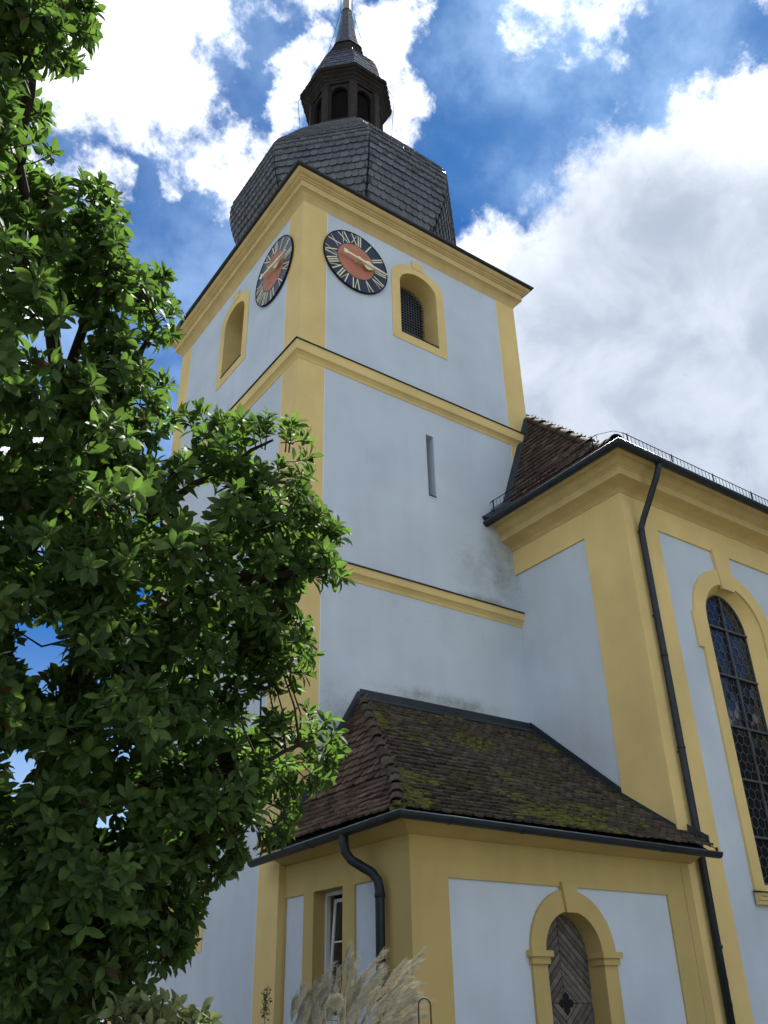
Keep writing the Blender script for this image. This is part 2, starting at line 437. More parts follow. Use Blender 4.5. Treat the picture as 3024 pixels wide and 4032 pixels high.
# ------------------------------------------------------------------ ground
g = MB().add([(-400, -400, 0), (400, -400, 0), (400, 400, 0), (-400, 400, 0)], [(0, 1, 2, 3)]).obj('ground', 'ground'); g['kind'] = 'structure'
g = MB().add([(-3.4, -7.2, .006), (30, -7.2, .006), (30, -4.6, .006), (-3.4, -4.6, .006)], [(0, 1, 2, 3)]).obj('path', 'path'); g['kind'] = 'structure'

# ================================================================== tower
tower = thing('church_tower', 'white and ochre church tower with two clock faces and slate onion dome', 'tower', (W/2, D/2, 0))
fR = frame((0, 0, 0), (1, 0, 0), (0, -1, 0)); fL = frame((0, 0, 0), (0, 1, 0), (-1, 0, 0))
ZT = 18.5
opR = arch(3.25, .555, 15.43, 17.02, .45); slit = rect(3.262, 3.468, 11.18, 12.75)
opL = arch(3.37, .545, 15.42, 16.98, .43); low = rect(2.85, 3.85, 2.75, 3.9)
MB().slab(fR, rect(0, W, 0, ZT), [opR, slit], -.6, 0).obj('wall', 'white', tower)
MB().slab(fL, rect(.6, D, 0, ZT), [opL, low], -.6, 0).obj('wall', 'white', tower)
MB().box((W-.6, .6, 0), (W, D, ZT)).obj('wall', 'white', tower)
MB().box((.6, D-.6, 0), (W-.6, D, ZT)).obj('wall', 'white', tower)
MB().box((.6, .6, 14.9), (W-.6, D-.6, 15.1)).obj('bell_floor', 'dark', tower)
# painted corner strips and frieze (a few mm of paint coat)
P1, P2 = .63, .65
for zz0, zz1 in ((0, 8.70), (8.98, 13.45), (13.84, ZT-.42)):
    m1 = MB(); m1.fbox(fR, -.006, P1, zz0, zz1, .0015, .006); m1.fbox(fL, .0, P2, zz0, zz1, .0015, .006); m1.obj('corner_strip', 'yellow', tower)
    MB().fbox(fR, W-P1, W+.006, zz0, zz1, .0015, .006).obj('corner_strip', 'yellow', tower)
    MB().fbox(fL, D-P2, D+.006, zz0, zz1, .0015, .006).obj('corner_strip', 'yellow', tower)
for zz0, zz1 in ((0, 8.68), (9.03, 13.44), (13.88, 18.055)):
    for fr_, a_, w_ in ((fR, P1, W), (fL, P2, D)):
        MB().fbox(fr_, a_+.001, a_+.019, zz0, zz1, .0012, .0045).obj('lime_line', 'lime', tower); MB().fbox(fr_, w_-a_-.019, w_-a_-.001, zz0, zz1, .0012, .0045).obj('lime_line', 'lime', tower)
sq = [(0, 0, 0), (W, 0, 0), (W, D, 0), (0, D, 0)]
MB().sweep(sq, [(.002, 18.06), (.007, 18.06), (.02, 18.10), (.05, 18.17), (.10, 18.245), (.15, 18.285), (.185, 18.30), (.19, 18.47), (.215, 18.475),
                (.22, 18.50), (.25, 18.515), (.27, 18.545), (.31, 18.565), (.345, 18.60), (.36, 18.635), (.365, 18.665), (0, 18.665)], True).obj('cornice', 'cornice', tower)
MB().sweep(sq, [(0, 18.667), (.42, 18.672), (.44, 18.69), (.44, 18.73), (.2, 18.86), (-.3, 19.12), (-.8, 19.6), (-1.2, 20.1), (-1.2, 18.67)], True).obj('roof_skirt', 'slate_dark', tower)
def string_course(z, top):
    MB().sweep(sq, [(.0, z), (.012, z), (.03, z+.06), (.07, z+.11), (.105, z+.135), (.11, z+.15), (.112, top-.07), (0, top-.065)], True).obj('string_course', 'yellow', tower)
    MB().sweep(sq, [(0, top-.064), (.125, top-.067), (.14, top-.075), (.145, top-.06), (.13, top-.045), (0, top)], True).obj('flashing', 'metal', tower)
string_course(13.43, 13.88); string_course(8.67, 9.03)
def bell_window(fr, cx, half, z0, zs, rise, name='bell_window'):
    op = arch(cx, half, z0, zs, rise)
    ou = [(cx-.80, z0-.24), (cx+.80, z0-.24)]+[(cx+.79*math.cos(PI*i/18), zs+.17+(rise+.08)*math.sin(PI*i/18)) for i in range(19)]
    w = MB().slab(fr, ou, [op], .001, .012).obj(name, 'yellow', tower)
    MB().slab(fr, [(cx-.165, zs+rise+.19), (cx+.165, zs+rise+.19), (cx+.18, zs+rise+.43), (cx-.18, zs+rise+.43)], [], .004, .022).obj('keystone', 'yellow', w)
    rv = MB(); a = [fr(x, z, .0) for x, z in op]; b = [fr(x, z, -.598) for x, z in op]
    q = arch(cx, half-.004, z0+.004, zs, rise-.004)
    rv.loft([[fr(x, z, .004) for x, z in q], [fr(x, z, -.57) for x, z in q]]); rv.obj('reveal', 'yellow', w)
    MB().slab(fr, [(cx-half+.005, z0+.006), (cx+half-.005, z0+.006), (cx+half-.005, z0+.03), (cx-half+.005, z0+.03)], [], -.5, .03).obj('sill', 'metal', w)
    MB().slab(fr, arch(cx, half-.006, z0+.01, zs, rise-.006), [], -.62, -.56).obj('screen', 'dark', w)
    gr = MB(); t = .0065
    k = int(2*half/.075)
    for i in range(1, k):
        x = cx-half+2*half*i/k; top = zs+rise*math.sqrt(max(0, 1-((x-cx)/half)**2))
        gr.fbox(fr, x-t, x+t, z0+.03, top-.01, -.50, -.49)
    z = z0+.1
    while z < zs+rise-.05:
        hw = half if z < zs else half*math.sqrt(max(0, 1-((z-zs)/rise)**2))
        gr.fbox(fr, cx-hw+.01, cx+hw-.01, z-t, z+t, -.489, -.479); z += .085
    gr.obj('wire_grille', 'wire', w)
    for i in range(5):
        zz = z0+.2+i*.34
        if zz < zs+.1: MB().slab(fr, [(cx-half+.02, zz), (cx+half-.02, zz), (cx+half-.02, zz+.03), (cx-half+.02, zz+.03)], [], -.56, -.52).obj('louvre_slat', 'louvre', w)
    return w
bell_window(fR, 3.25, .555, 15.43, 17.02, .45); bell_window(fL, 3.37, .545, 15.42, 16.98, .43)
w = MB().slab(fR, rect(3.225, 3.505, 11.13, 12.80), [rect(3.262, 3.468, 11.18, 12.75)], .001, .005).obj('slit_window', 'white', tower)
MB().fbox(fR, 3.264, 3.466, 11.182, 11.20, -.40, .02).obj('sill', 'metal', w)
MB().fbox(fR, 3.264, 3.466, 11.19, 12.748, -.46, -.40).obj('pane', 'dark', w)
w = MB().slab(fL, rect(2.55, 4.15, 2.58, 4.2), [low], .001, .012).obj('window', 'yellow', tower)
MB().fbox(fL, 2.853, 3.847, 2.752, 3.898, -.35, -.30).obj('pane', 'glass', w)
MB().fbox(fL, 2.853, 3.847, 2.752, 2.79, -.30, .02).obj('sill', 'metal', w)
MB().box((.30, 3.33, 2.76), (.34, 3.37, 3.9)).obj('glazing_bar', 'whitewood', w)
# little iron tie marks / net fixings are below a pixel

# clock faces
def clock(fr, name, label):
    n0 = .05
    disc = lambda r, k=72: [(r*math.cos(2*PI*i/k), r*math.sin(2*PI*i/k)) for i in range(k)]
    d = MB().slab(fr, disc(.875), [], .002, n0).obj(name, 'dial', tower); d['label'] = label
    MB().slab(fr, disc(.885), [disc(.868)], n0-.02, n0+.012).obj('rim', 'iron', d)
    MB().slab(fr, disc(.505), [], n0+.001, n0+.007).obj('centre_disc', 'dialred', d)
    nums = ['XII', 'I', 'II', 'III', 'IIII', 'V', 'VI', 'VII', 'VIII', 'IX', 'X', 'XI']
    nums[4] = 'IV'
    wid = {'I': .044, 'V': .15, 'X': .165}
    for h, s in enumerate(nums):
        th = h*PI/6; er = Vector((math.sin(th), math.cos(th))); et = Vector((math.cos(th), -math.sin(th)))
        tot = sum(wid[c] for c in s)+.016*(len(s)-1); u = -tot/2; mb = MB()
        def stroke(u0, r0, u1, r1, w, dz):
            a = er*r0+et*u0; b = er*r1+et*u1; t = (b-a).normalized(); p = Vector((t.y, -t.x))*w/2
            mb.slab(fr, [tuple(a-p), tuple(a+p), tuple(b+p), tuple(b-p)], [], n0+.001, n0+.006+dz)
        ra, rb = .53, .845
        for c in s:
            w_ = wid[c]
            if c == 'I':
                stroke(u+w_/2, ra, u+w_/2, rb, .030, 0)
                stroke(u+.002, rb-.004, u+w_-.002, rb-.004, .012, .001); stroke(u+.002, ra+.004, u+w_-.002, ra+.004, .012, .001)
            elif c == 'V':
                stroke(u+.012, rb, u+w_/2, ra, .028, 0); stroke(u+w_-.012, rb, u+w_/2, ra, .014, .001)
            else:
                stroke(u+.012, rb, u+w_-.012, ra, .028, 0); stroke(u+w_-.012, rb, u+.012, ra, .014, .001)
            u += w_+.016
        mb.obj('numeral', 'gold', d)
    def hand(th, poly, nm, z0, z1):
        er = Vector((math.sin(th), math.cos(th))); et = Vector((math.cos(th), -math.sin(th)))
        MB().slab(fr, [tuple(er*r+et*u) for u, r in poly], [], z0, z1).obj(nm, 'gold', d)
    half = lambda pts: pts+[(-u, r) for u, r in pts[::-1]]
    hand(R(97), half([(.03, -.12), (.035, 0), (.03, .16), (.07, .18), (.13, .25), (.13, .32), (.08, .38), (.035, .44), (.010, .60)]), 'hour_hand', .13, .145)
    hand(R(96), half([(.06, -.42), (.06, -.33), (.03, -.32), (.03, -.1), (.04, 0), (.032, .12), (.030, .5), (.012, .82)]), 'minute_hand', .17, .185)
    MB().slab(fr, disc(.045, 20), [], n0, .195).obj('arbor', 'gold', d)
zc = 16.88
clock(frame((1.41, 0, zc), (1, 0, 0), (0, -1, 0)), 'clock_face', 'round black clock dial beside the bell window on the right tower wall')
clock(frame((0, 1.26, zc-.02), (0, -1, 0), (-1, 0, 0)), 'clock_face', 'round black clock dial on the left tower wall near the corner')

# onion dome, lantern and spire: octagonal profiles
AX = Vector((3.315, 3.355, 0))
def octp(r, z, k): a = R(22.5+45*k); return AX+Vector((r*math.cos(a), r*math.sin(a), z))
def oct_shell(prof, name, m, parent, shrink=.02):
    return MB().loft([[octp(r-shrink, z, k) for k in range(8)] for r, z in prof]).obj(name, m, parent)
def prof_at(prof):
    L = [0]
    for (a, b), (c, d_) in zip(prof, prof[1:]): L.append(L[-1]+math.hypot(c-a, d_-b))
    def at(t):
        t = min(max(t, 0), L[-1])
        for i in range(len(prof)-1):
            if t <= L[i+1] or i == len(prof)-2:
                q = (t-L[i])/(L[i+1]-L[i]); return (prof[i][0]+(prof[i+1][0]-prof[i][0])*q, prof[i][1]+(prof[i+1][1]-prof[i][1])*q)
    return at, L[-1]
def slate_variants(th, lift):
    out = []
    for i in range(8):
        rnd = random.uniform(.16, .34); a = random.uniform(-.03, .03)
        bot = [(-.5, .02+a)]+[(.1+.1*i_, -.01*i_+a*.5) for i_ in range(2)]
        bot = [(-.49, .0+a), (.08, -.02)]+[(.08+.41*math.sin(q*PI/8), -.02+rnd*1.2*(1-math.cos(q*PI/8))) for q in range(1, 5)]
        out.append(shingle(bot, th, random.random(), lift))
    return out
def slate_rows(prof, faces, h, wd, over=1.55):
    at, Ltot = prof_at(prof); res = []
    n = int(Ltot/h)
    for k in faces:
        for i in range(n):
            t0 = i*Ltot/n; t1 = t0+h*over
            r0, z0 = at(t0); r1, z1 = at(min(t1, Ltot))
            a0, b0 = octp(r0, z0, k), octp(r0, z0, k+1); a1, b1 = octp(r1, z1, k), octp(r1, z1, k+1)
            width = (b0-a0).length; c = max(1, round(width/wd))
            ax = (b0-a0).normalized(); mid0 = (a0+b0)/2; up = ((a1+b1)/2-mid0); L_ = up.length
            if L_ < .03: continue
            up.normalize(); nn = ax.cross(up).normalized()
            ph = (i % 2)*.5
            edges = [0.]+[min(max(j+ph+random.uniform(-.10, .10), 0), c) for j in range(c) if 0.2 < j+ph < c-.2]+[float(c)]
            for e0, e1 in zip(edges, edges[1:]):
                sw = width*(e1-e0)/c
                if sw < .01: continue
                u = width*((e0+e1)/2/c-.5)
                jit = random.uniform(-.006, .008)
                p = mid0+ax*u+nn*(.004+abs(jit))+up*random.uniform(-.008, .008)
                tl = random.uniform(-.02, .03)
                res.append(place(p, ax, (up+nn*-tl*.5).normalized(), (nn+ax*random.uniform(-.035, .035)).normalized(), sw*.99, L_, 1))
    return res
FV = (3, 4, 5, 6, 2)      # faces that look towards the churchyard
dome_prof = [(2.5, 19.3), (2.58, 19.7), (2.78, 20.15), (3.0, 20.55), (3.18, 20.95), (3.32, 21.4), (3.40, 21.85), (3.41, 22.2), (3.35, 22.5), (3.18, 22.82),
             (2.85, 23.3), (2.45, 23.95), (2.0, 24.6), (1.62, 25.1), (1.38, 25.45), (1.28, 25.62)]
def smooth_prof(P, n=4):
    out = []
    for i in range(len(P)-1):
        p0, p1, p2, p3 = P[max(i-1, 0)], P[i], P[i+1], P[min(i+2, len(P)-1)]
        for q in range(n):
            t = q/n; out.append(tuple(.5*(2*b+(c-a)*t+(2*a-5*b+4*c-d_)*t*t+(3*b-a-3*c+d_)*t**3) for a, b, c, d_ in zip(p0, p1, p2, p3)))
    return out+[P[-1]]
dome_prof = smooth_prof(dome_prof)
dome = oct_shell(dome_prof, 'onion_dome', 'slate_dark', tower)
scatter('slate', 'slates', slate_variants(.012, .034), slate_rows(dome_prof, FV, .205, .205), 'slate', dome)
lan = MB()
lan.loft([[octp(r, z, k) for k in range(8)] for r, z in ((1.30, 25.45), (1.30, 25.66), (1.24, 25.70), (1.24, 25.78), (1.10, 25.80))])
lantern = lan.obj('lantern', 'oldwood', tower)
MB().loft([[octp(r, z, k) for k in range(8)] for r, z in ((.80, 25.5), (.80, 27.9))]).obj('inner_core', 'louvre', lantern)
for k in range(8):
    a, b = octp(1.17, 0, k), octp(1.17, 0, k+1); s_ = (b-a).normalized(); nn = Vector((s_.y, -s_.x, 0)); wd = (b-a).length
    fr = frame(a, s_, nn)
    MB().slab(fr, rect(.05, wd-.05, 25.78, 27.66), [arch(wd/2, .27, 25.84, 27.18, .27, 12)], -.14, -.03).obj('arch_panel', 'oldwood', lantern)
    lv = MB()
    for q in range(9): lv.fbox(fr, wd/2-.27+q*.06, wd/2-.27+q*.06+.045, 25.85, 27.42, -.20, -.17)
    lv.obj('louvre', 'louvre', lantern)
    c = octp(1.17, 0, k); rd = (c-AX).normalized(); tn = Vector((-rd.y, rd.x, 0))
    MB().box((-.10, -.125, 25.79), (.035, .125, 27.60)).obj('post', 'oldwood', lantern).matrix_basis = place(c, rd, tn, Vector((0, 0, 1)))
MB().loft([[octp(r, z, k) for k in range(8)] for r, z in ((1.0, 27.58), (1.20, 27.585), (1.215, 27.66), (1.25, 27.68), (1.27, 27.73), (1.345, 27.78), (1.36, 27.83), (1.44, 27.87), (1.455, 27.90), (1.535, 27.925), (1.55, 27.97), (1.50, 28.03), (1.0, 28.05))]).obj('cornice', 'oldwood', lantern)
helm_prof = [(1.55, 27.985), (1.40, 28.14), (1.30, 28.4), (1.25, 28.75), (1.18, 29.1), (1.06, 29.42), (.88, 29.74), (.68, 30.02), (.56, 30.2)]
helm = oct_shell(helm_prof, 'helm_roof', 'slate_dark', tower)
scatter('slate', 'slates', slate_variants(.007, .016), slate_rows(helm_prof, FV, .15, .17), 'slate', helm, 300)
AX2 = AX
MB().loft([[octp(r, z, k) for k in range(8)] for r, z in ((.50, 30.1), (.50, 30.3), (.545, 30.5), (.58, 30.62), (.45, 30.68))]).obj('spire_collar', 'oldwood', tower)
spire_prof = [(.60, 30.63), (.50, 30.82), (.42, 31.15), (.34, 31.65), (.27, 32.2), (.21, 32.75), (.165, 33.2)]
spire = oct_shell(spire_prof, 'spire', 'slate_dark', tower, .012)
scatter('slate', 'slates', slate_variants(.005, .010), slate_rows(spire_prof, FV, .12, .15), 'slate', spire, 300)
MB().tube([AX+Vector((0, 0, 33.1)), AX+Vector((0, 0, 33.25)), AX+Vector((.0, 0, 36.6))], [.19, .135, .10], 14).obj('finial_pole', 'pole', tower)
MB().tube([AX+Vector((0, 0, 33.16)), AX+Vector((0, 0, 33.24))], [.20, .17], 14).obj('pole_collar', 'metal', tower)
for a in (150, 318):
    e = Vector((math.cos(R(a)), math.sin(R(a)), 0))
    MB().tube([AX+e*1.42+Vector((0, 0, 25.4)), AX+e*1.6+Vector((0, 0, 28.0)), AX+e*.72+Vector((0, 0, 30.3)), AX+e*.22+Vector((0, 0, 33.2)), AX+e*.19+Vector((0, 0, 36.4))], .008, 5).obj('lightning_wire', 'iron', tower)

# ================================================================== nave
nave = thing('church_nave', 'white nave with ochre pilasters and tall arched window at the right edge', 'church', (12, 3.4, 0))
XE, YB = 24., 9.9
fS = frame((0, YN, 0), (1, 0, 0), (0, -1, 0)); fW = frame((XN, 0, 0), (0, 1, 0), (-1, 0, 0))
WC, WH, WS = 8.53, .93, 8.25
wop = arch(WC, WH, 3.30, WS, WH, 28)
T = .04                                 # ochre rendering stands this far in front of the white panels
MB().slab(fS, rect(XN+T, XE, 0, 10.5), [wop], -T-.02, -T).obj('wall', 'white', nave)
MB().slab(fW, rect(YN+T+.02, .05, 0, 10.5), [], -.45, -T).obj('wall', 'white', nave)
MB().box((XE-.4, YN+.06, 0), (XE, YB, 10.5)).obj('wall', 'white', nave)
MB().box((W+.02, YB-.4, 0), (XE-.4, YB, 10.5)).obj('wall', 'white', nave)
MB().box((W+.02, D+.02, 0), (W+.42, YB-.4, 10.5)).obj('wall', 'white', nave)
NF = [rect(6.575, 10.47, .7, 9.915), rect(11.5, 15.4, .7, 9.915), rect(16.4, 20.3, .7, 9.915)]
MB().slab(fS, rect(XN+.003, XE, 0, 10.53), NF, -T-.001, 0, back=False).obj('pilaster_frame', 'yellow', nave)
MB().slab(fW, [(YN+.003, 0), (-2.06, 0), (-2.06, 9.9), (-.002, 9.9), (-.002, 10.53), (YN+.003, 10.53)], [], -T-.001, 0).obj('pilaster_frame', 'yellow', nave)
MB().sweep([(XN, -.003, 0), (XN, YN, 0), (XE, YN, 0)], [(.001, 10.46), (.02, 10.47), (.03, 10.50), (.05, 10.515), (.055, 10.535), (.10, 10.56), (.20, 10.60), (.30, 10.62), (.335, 10.625), (.34, 10.78), (.355, 10.785),
    (.36, 10.81), (.40, 10.83), (.45, 10.87), (.49, 10.92), (.50, 10.95), (.58, 10.96), (.58, 11.0), (0, 11.0)]).obj('cornice', 'cornice', nave)
gprof = lambda r: [(r*math.cos(PI+PI*i/10), r*math.sin(PI+PI*i/10)) for i in range(11)]+[((r-.006)*math.cos(2*PI-PI*i/10), (r-.006)*math.sin(2*PI-PI*i/10)) for i in range(11)]
def gutter(path, r, parent, seams):
    gt = MB().sweep(path, gprof(r), smooth=False).obj('gutter', 'metal', parent)
    MB().sweep(path, [(r+.009*math.cos(q*PI/3)+.003, .004+.009*math.sin(q*PI/3)) for q in range(6)], smooth=True).obj('gutter_rim', 'metal_rim', gt)
    for end, nxt in ((path[0], path[1]), (path[-1], path[-2])):
        e = Vector(end); t = (Vector(nxt)-e).normalized()
        s_ = Vector((t.y, -t.x, 0)).normalized()
        ring = [e+s_*(r*math.cos(PI+PI*i/10))+Vector((0, 0, r*math.sin(PI+PI*i/10))) for i in range(11)]
        ring2 = [p-t*.004 for p in ring]
        MB().loft([ring, ring2], True, True).obj('end_cap', 'metal', gt)
    for a, b, q in seams:
        a, b = Vector(a), Vector(b); t = (b-a).normalized(); c = a.lerp(b, q)
        MB().sweep([c, c+t*.03], gprof(r+.006)).obj('gutter_seam', 'metal', gt)
    return gt
ng = [(4.84, .10, 10.97), (4.84, YN-.725, 10.985), (16, YN-.725, 10.93)]
gutter(ng, .085, nave, [(ng[0], ng[1], .33), (ng[0], ng[1], .68), (ng[1], ng[2], .1), (ng[1], ng[2], .3), (ng[1], ng[2], .5)])
# roof of the nave: steep west slope against the tower, flatter south slope
def Wx(z): return 4.87+(z-11.03)*(.63/.52) if z < 11.55 else 5.5+(z-11.55)/2.7
def Sy(z): return -3.79+(z-11.03)*(.89/.52) if z < 11.55 else -2.9+(z-11.55)
ZR = 17.85
rf = MB()
hz_ = [11.03, 11.55, 14.45, ZR]
rf.add([(Wx(z)+.03, Sy(z)+.03, z-.03) for z in hz_]+[(Wx(z)+.03, .0, z-.03) for z in hz_], [(0, 1, 5, 4), (1, 2, 6, 5)])
rf.add([(Wx(14.45)+.03, 0, 14.42), (Wx(ZR)+.03, 3.4, ZR-.03), (Wx(14.45)+.03, D, 14.42)], [(0, 1, 2)])
rf.add([(Wx(z)+.03, Sy(z)+.03, z-.03) for z in hz_]+[(XE+.5, Sy(z)+.03, z-.03) for z in hz_], [(0, 4, 5, 1), (1, 5, 6, 2), (2, 6, 7, 3)])
rf.add([(Wx(ZR), 3.4, ZR), (XE+.5, 3.4, ZR), (XE+.5, YB+.6, 11.0), (Wx(ZR), YB+.6, 11.0)], [(0, 1, 2, 3)])
nroof = rf.obj('roof', 'tile', nave, recalc=False)
def tile_variants(n=10, th=.014, lift=.03):
    out = []
    for i in range(n):
        f_ = random.uniform(.10, .16); a = random.uniform(-.03, .03)
        bot = [(-.485, f_+a), (-.30, .03+a*.5), (0, -.02), (.30, .03-a*.5), (.485, f_-a)]
        out.append(shingle(bot, th, random.random(), lift*random.uniform(.8, 1.3)))
    return out
def tile_field(rows, wd, length, jit=1.):
    # rows: (left point, right point, up direction) along a slope, bottom first
    res = []
    for i, (a, b, up) in enumerate(rows):
        ax = (b-a); width = ax.length
        if width < .06: continue
        ax.normalize(); nn = ax.cross(up).normalized()
        if nn.z < 0: nn = -nn; ax2 = -ax
        else: ax2 = ax
        c = width/wd; ph = (i % 2)*.5
        es = [0.]+[j+ph for j in range(int(c)+2) if .15 < j+ph < c-.15]+[c]
        for e0, e1 in zip(es, es[1:]):
            u = (e0+e1)/2*wd; sw = (e1-e0)*wd
            p = a+ax*u+nn*(.012+random.uniform(0, .006)*jit)+up*random.uniform(-.012, .012)*jit
            rz = random.uniform(-.035, .035)*jit
            aa = (ax2+up*rz).normalized(); uu = (up-ax2*rz-nn*random.uniform(-.01, .035)*jit).normalized()
            res.append(place(p, aa, uu, aa.cross(uu).normalized(), sw*.985, length, 1))
    return res
rows = []
prof, tot = prof_at([(Wx(z), z) for z in (11.03, 11.55, 14.9)])
for i in range(int(tot/.155)):
    t = i*.155; x, z = prof(t); x1, z1 = prof(t+.1)
    rows.append((Vector((x, min(Sy(z), -.02), z)), Vector((x, -.01, z)), Vector((x1-x, 0, z1-z)).normalized()))
scatter('tile', 'tiles', tile_variants(), tile_field(rows, .175, .26), 'tile', nroof)
def ridge_tiles(path, n, r, parent, m='ridge'):
    at = [Vector(p) for p in path]; L = [0]
    for a, b in zip(at, at[1:]): L.append(L[-1]+(b-a).length)
    def pt(t):
        for i in range(len(at)-1):
            if t <= L[i+1] or i == len(at)-2: return at[i].lerp(at[i+1], (t-L[i])/(L[i+1]-L[i]))
    for i in range(n):
        a = pt(L[-1]*i/n); b = pt(L[-1]*(i+1.18)/n) if i < n-1 else at[-1]
        d_ = (b-a).normalized(); s_ = d_.cross(Vector((0, 0, 1))).normalized(); u_ = s_.cross(d_)
        jz = random.uniform(-.012, .012); rings = []
        for q, (p, rr, lf) in enumerate(((a, r*1.10, .016), (a.lerp(b, .12), r*1.08, .014), (b, r*.86, -.012))):
            ang = [R(-15+210*j/9) for j in range(10)]
            rings.append([p+s_*rr*math.cos(w_)+u_*(rr*math.sin(w_)*.85+lf-.03+jz) for w_ in ang]+[p+s_*(rr-.018)*math.cos(w_)+u_*((rr-.018)*math.sin(w_)*.85+lf-.03+jz) for w_ in reversed(ang)])
        me = MB(); me.loft(rings, True, True, False); o = me.obj('ridge_tile', m, parent)
        at_ = o.data.attributes.new('tone', 'FLOAT', 'POINT'); at_.data.foreach_set('value', [random.random()]*len(o.data.vertices))
ridge_tiles([(Wx(z), Sy(z), z+.05) for z in (11.06, 11.3, 11.55, 12.5, 13.5, 14.9)], 11, .115, nroof)
# lead flashing where the west slope meets the tower
fl = MB()
pp = [(Wx(z), z) for z in (11.0, 11.3, 11.55, 12.2, 13, 14.3)]
fl.loft([[(x+.02, -.008, z-.05), (x-.11, -.010, z+.10), (x-.11, -.05, z+.10), (x-.015, -.16, z+.05), (x+.03, -.16, z-.02)] for x, z in pp], True, True)
fl.obj('flashing', 'metal', nroof)
def snow_guard(a, b, up, parent, step=.115, gap=1.35):
    a, b = Vector(a), Vector(b); L_ = (b-a).length; d_ = (b-a).normalized(); mb = MB()
    for z in (.06, .25): mb.tube([a+Vector((0, 0, z)), b+Vector((0, 0, z))], .010, 5)
    n = int(L_/step)
    for i in range(n+1): p = a+d_*(L_*i/n); mb.tube([p+Vector((0, 0, .05)), p+Vector((0, 0, .255))], .0065, 4)
    sg = mb.obj('snow_guard', 'iron', parent)
    k = max(2, int(L_/gap))
    for i in range(k+1):
        p = a+d_*(.12+(L_-.24)*i/k); up_ = Vector(up)
        MB().tube([p+Vector((0, 0, .27)), p+Vector((0, 0, -.10)), p+up_*.22-Vector((0, 0, .12))], .016, 5).obj('bracket', 'iron', sg)
snow_guard((5.02, .02, 11.31), (5.02, -3.2, 11.31), (.8, 0, .62), nroof)
snow_guard((5.36, -3.58, 11.27), (15, -3.58, 11.24), (0, .85, .5), nroof)
MB().tube([(5.02, -3.2, 11.56), (5.2, -3.48, 11.56), (5.36, -3.58, 11.52)], .006, 5).obj('lightning_wire', 'iron', nroof)
# downpipe beside the corner
dp = MB().tube([(6.0, YN-.70, 10.95), (6.0, YN-.69, 10.82), (5.985, YN-.60, 10.62), (5.935, YN-.18, 9.90), (5.922, YN-.10, 9.74), (5.92, YN-.09, 9.55), (5.915, YN-.09, 4.2), (5.80, YN-.09, .1)][:7]+[(5.88, YN-.09, .05)], .062, 12).obj('downpipe', 'metal', nave)
for z in (9.62, 7.1, 5.45, 2.4): MB().tube([(5.917, YN-.09, z), (5.917, YN-.09, z+.05)], .069, 12).obj('pipe_collar', 'metal', dp)
for z in (7.9, 5.4): MB().box((5.90, YN-.04, z), (5.93, YN+.001, z+.03)).obj('pipe_bracket', 'metal', dp)
lr = MB().tube([(5.99, YN-.03, 2.45), (6.02, YN-.04, 2.25), (6.04, YN-.04, 1.95), (6.04, YN-.04, .0)], .009, 6).obj('lightning_rod', 'iron', nave)
MB().tube([(6.04, YN-.04, 1.92), (6.04, YN-.04, 2.0)], .022, 8).obj('clamp', 'iron', lr); MB().tube([(6.04, YN-.04, 1.62), (6.04, YN-.04, 1.68)], .02, 8).obj('clamp', 'iron', lr)
# arched window
win = thing_w = MB()
ou = [(WC-1.21, 3.28), (WC+1.21, 3.28), (WC+1.21, 7.60), (WC+1.36, 7.60), (WC+1.36, 8.33), (WC+1.29, 8.33)]
ou += [(WC+1.29*math.cos(PI*i/28), WS+.0+1.25*math.sin(PI*i/28)) for i in range(2, 27)]+[(WC-1.29, 8.33), (WC-1.36, 8.33), (WC-1.36, 7.60), (WC-1.21, 7.60)]
nwin = MB().slab(fS, ou, [wop], -T-.001, .004, back=False).obj('arched_window', 'yellow', nave)
GW, GD = .68, .25
inn = arch(WC, GW, 3.45, WS, GW+.12, 28)
MB().loft([[fS(x, z, -T+.001) for x, z in arch(WC, WH-.002, 3.302, WS, WH-.002, 28)], [fS(x, z, -GD) for x, z in inn]]).obj('reveal', 'yellow', nwin)
MB().slab(fS, [(WC-.20, 9.07), (WC+.20, 9.07), (WC+.275, 9.96), (WC-.275, 9.96)], [], -T+.002, .03).obj('keystone', 'yellow', nwin)
MB().sweep([(WC-1.25, YN, 0), (WC+1.25, YN, 0)], [(-.01, 3.08), (.05, 3.085), (.06, 3.12), (.06, 3.14), (.09, 3.15), (.10, 3.20), (.13, 3.215), (.135, 3.255), (-.01, 3.275)]).obj('sill', 'yellow', nwin)
MB().sweep([(WC-1.27, YN, 0), (WC+1.27, YN, 0)], [(-.01, 3.277), (.15, 3.258), (.165, 3.262), (.165, 3.275), (-.01, 3.305)]).obj('sill_flashing', 'metal', nwin)
MB().slab(fS, arch(WC, GW+.05, 3.40, WS, GW+.17, 28), [], -GD-.10, -GD-.07).obj('backing', 'dark', nwin)
a_ = .112; hx = [(a_*math.sin(PI/3*q), a_*math.cos(PI/3*q)) for q in range(6)]
pw = a_*math.sqrt(3); ph_ = 1.5*a_; came = MB(); n_row = int(6.1/ph_)
panemesh = {}
